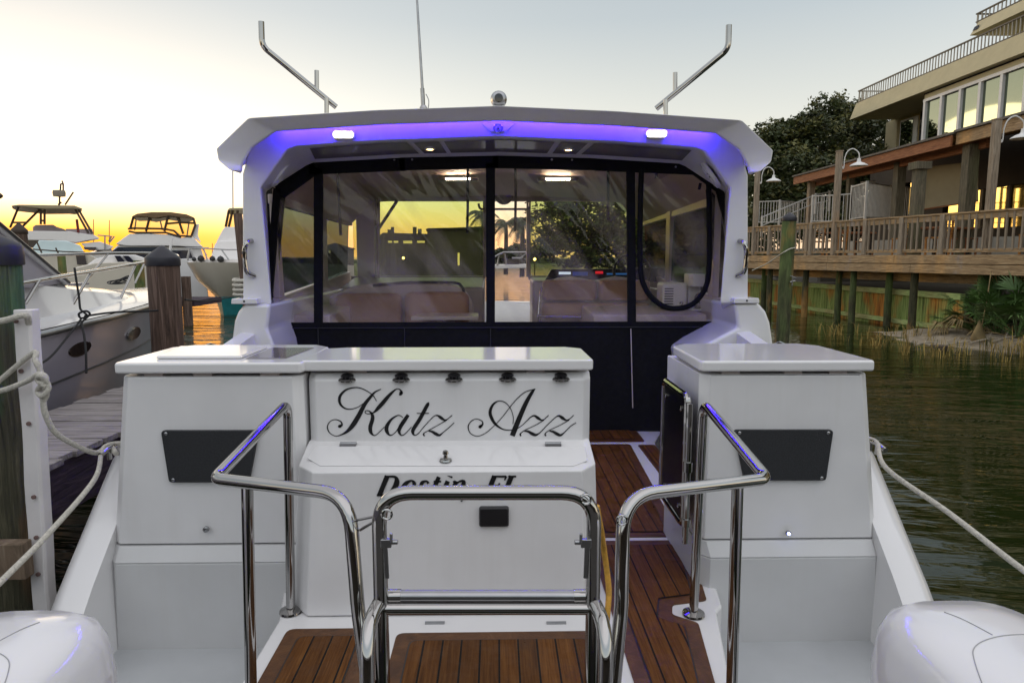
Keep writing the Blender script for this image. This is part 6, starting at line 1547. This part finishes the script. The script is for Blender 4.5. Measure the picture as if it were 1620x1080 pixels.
# ================================================================== PALMETTO, GRASS, DRIFTWOOD
PALG = mat('palmetto_leaf', (.065,.13,.028), .5, var=.45, sc=2); PALD = mat('dead_frond', (.26,.19,.085), .85, var=.35, sc=4); REED = mat('dry_reed', (.36,.25,.07), .9, var=.45, sc=3); REEDG = mat('green_reed',(.07,.085,.022),.8,var=.4,sc=3)
def palmetto(p, label, R_, nf, seed, lean=None):
    rnd = random.Random(seed); th = thing('palmetto', label, 'palmetto', tuple(p), 'palmettos on the sand bank'); mb = MB(); md = MB(); p = Vector(p)
    for k in range(nf):
        a = rnd.uniform(0,2*PI); e = rnd.uniform(.35,1.35); dead = rnd.random() < .22
        if dead: e = rnd.uniform(-.3,.5)
        L_ = R_*rnd.uniform(.55,1.0); h = Vector((math.cos(a)*math.cos(e),math.sin(a)*math.cos(e),math.sin(e))); c = p+h*L_; B = md if dead else mb
        B.tube([p+h*.05,p.lerp(c,.6)+Vector((0,0,.03)),c],.010,4)
        sd_ = h.cross(Vector((0,0,1))).normalized(); up = sd_.cross(h)
        for j in range(17):
            t_ = -1.25+2.5*j/16; dr = h*math.cos(t_)+sd_*math.sin(t_)+up*rnd.uniform(-.1,.15); ll = R_*.55*(1-.22*abs(t_))*rnd.uniform(.85,1.1)
            w = dr.cross(up).normalized()*.020; m_ = c+dr*ll*.55+Vector((0,0,-.02)); e_ = c+dr*ll+Vector((0,0,-ll*rnd.uniform(.12,.38)-(.2 if dead else 0)))
            B.add([c-w*.3,c+w*.3,m_+w,m_-w,e_],[(0,1,2,3),(3,2,4)])
    mb.build('fronds', PALG, th, smooth=0); md.build('dead_fronds', PALD, th, smooth=0)
    return th
def gp(px,py,d): q = D(px,py,d); return Vector((q.x,d,max(spit_h(q.x,d),WATER+.02)))
palmetto(gp(1578,525,15.6),'largest green palmetto with hanging dead fronds under the boardwalk edge',1.15,30,3)
palmetto(gp(1610,520,14.8),'palmetto cut by the right edge of the picture',1.1,26,4)
palmetto(gp(1545,528,16.2),'smaller palmetto against the end of the green bulkhead',.85,18,5)
def grass(name, n, region, h, seed, m, label, spread=.12, dry=.5):
    rnd = random.Random(seed); mb = MB()
    vs = []
    while n > 0:
        x = rnd.uniform(region[0],region[1]); y = rnd.uniform(region[2],region[3]); z = max(spit_h(x,y),WATER-.05)
        if z > WATER+.16 or z < WATER-.14 and rnd.random() < .8: n -= .05; continue
        for k in range(rnd.randint(4,9)):
            a = rnd.uniform(0,2*PI); H = h*rnd.uniform(.5,1.15); l = Vector((math.cos(a),math.sin(a),0))*H*rnd.uniform(.1,.75); b = Vector((x+rnd.gauss(0,.04),y+rnd.gauss(0,.04),z-.03)); w = Vector((-l.y,l.x,0)).normalized()*.007
            m_ = b+l*.35+Vector((0,0,H*.65)); e = b+l+Vector((0,0,H*rnd.uniform(.45,1.0))); mb.cur = 1 if rnd.random() < .25 else 0
            mb.add([b-w,b+w,m_+w*.8,m_-w*.8,e],[(0,1,2,3),(3,2,4)])
        n -= 1
    o = mb.build(name, m, None, smooth=0); tag(o, label, 'grass', None, 'stuff'); return o
grass('marsh_grass', 70, (8.2,10.6,12.6,17.8), .46, 12, [REED,REEDG], 'dry golden marsh grass along the edge of the sand bank')
grass('marsh_grass', 420, (10.5,14.5,11.6,13.9), .55, 13, [REED,REEDG], 'taller golden grass drooping to the water at the right edge')
# stump, driftwood, dry frond base
q = D(1485,556,14.6); th = thing('cut_stump', 'short cut piling stump standing in the shallows by the sand bank', 'stump', (q.x,q.y,WATER-.2))
mb = MB(); zt = D(1485,546,14.6).z; mb.tube([(q.x,q.y,WATER-.4),(q.x,q.y,zt)],[.17,.165],16); mb.build('trunk', PILE, th, smooth=40)
q = gp(1546,552,15.0); mb = MB(); mb.lathe(q, [(.10,-.05),(.16,.05),(.12,.18),(.05,.36),(.01,.48)], 9); tag(mb.build('frond_base', PALD, None, smooth=60),'upright tan dried frond sheath standing on the sand','palm debris')
mb = MB(); mb.tube([D(1549,538,15.0),D(1562,470,15.2),D(1568,430,15.6)],.012,5); tag(mb.build('stick', PALD),'long thin stick leaning up from the dried frond sheath','stick')
rnd = random.Random(9)
for i,(px,py,l,rot,lab) in enumerate(((1464,552,.5,-.5,'pale broken branch lying at the tip of the sand bank'),(1510,549,.75,.1,'grey driftwood branch lying flat behind the stump'),(1560,556,.8,.15,'long dry branch along the sand below the palmettos'),(1590,548,.9,.5,'forked dry branch under the palmetto at the right'))):
    q = gp(px,py,15.0-.1*i); dv = Vector((math.cos(rot),math.sin(rot)*.5,.12))*l*.5
    mb = MB(); mb.tube(cr([q-dv+Vector((0,0,.03)),q+Vector((0,.03,.06)),q+dv+Vector((0,0,.05))],5),[.028-.0016*k for k in range(11)],6); mb.tube([q+Vector((0,.03,.06)),q+dv*.6+Vector((.02,.2,.16))],[.015,.006],5); tag(mb.build('driftwood', mat('driftwood',(.34,.29,.22),.9,var=.25,sc=8)),lab,'driftwood')
# quay behind the camera; unseen dark block added to darken chrome and aft faces
BT = thing('blocker', 'added unseen dark boathouse on the quay astern of the yacht', 'blocker', (0,-8,-1.65))
mb = MB(); mb.box((-26,-13,-1.65),(26,-8.0,.9)); mb.build('wall', wood('blocker_wall',(.02,.018,.016),(.05,.045,.04),(.09,.08,.07),(1.5,8,8)), BT)
mb = MB(); mb.prism([(-26.5,-7.4,.91),(-26.5,-10.5,2.2),(-26.5,-13.5,.91)],(53,0,0)); mb.build('roof', HRF, BT)
mb = MB(); mb.box((-30,-13,WATER-.4),(30,-.15,-1.65)); struct(mb.build('quay', mat('dark_quay',(.06,.055,.05),.9,var=.15,sc=3)))
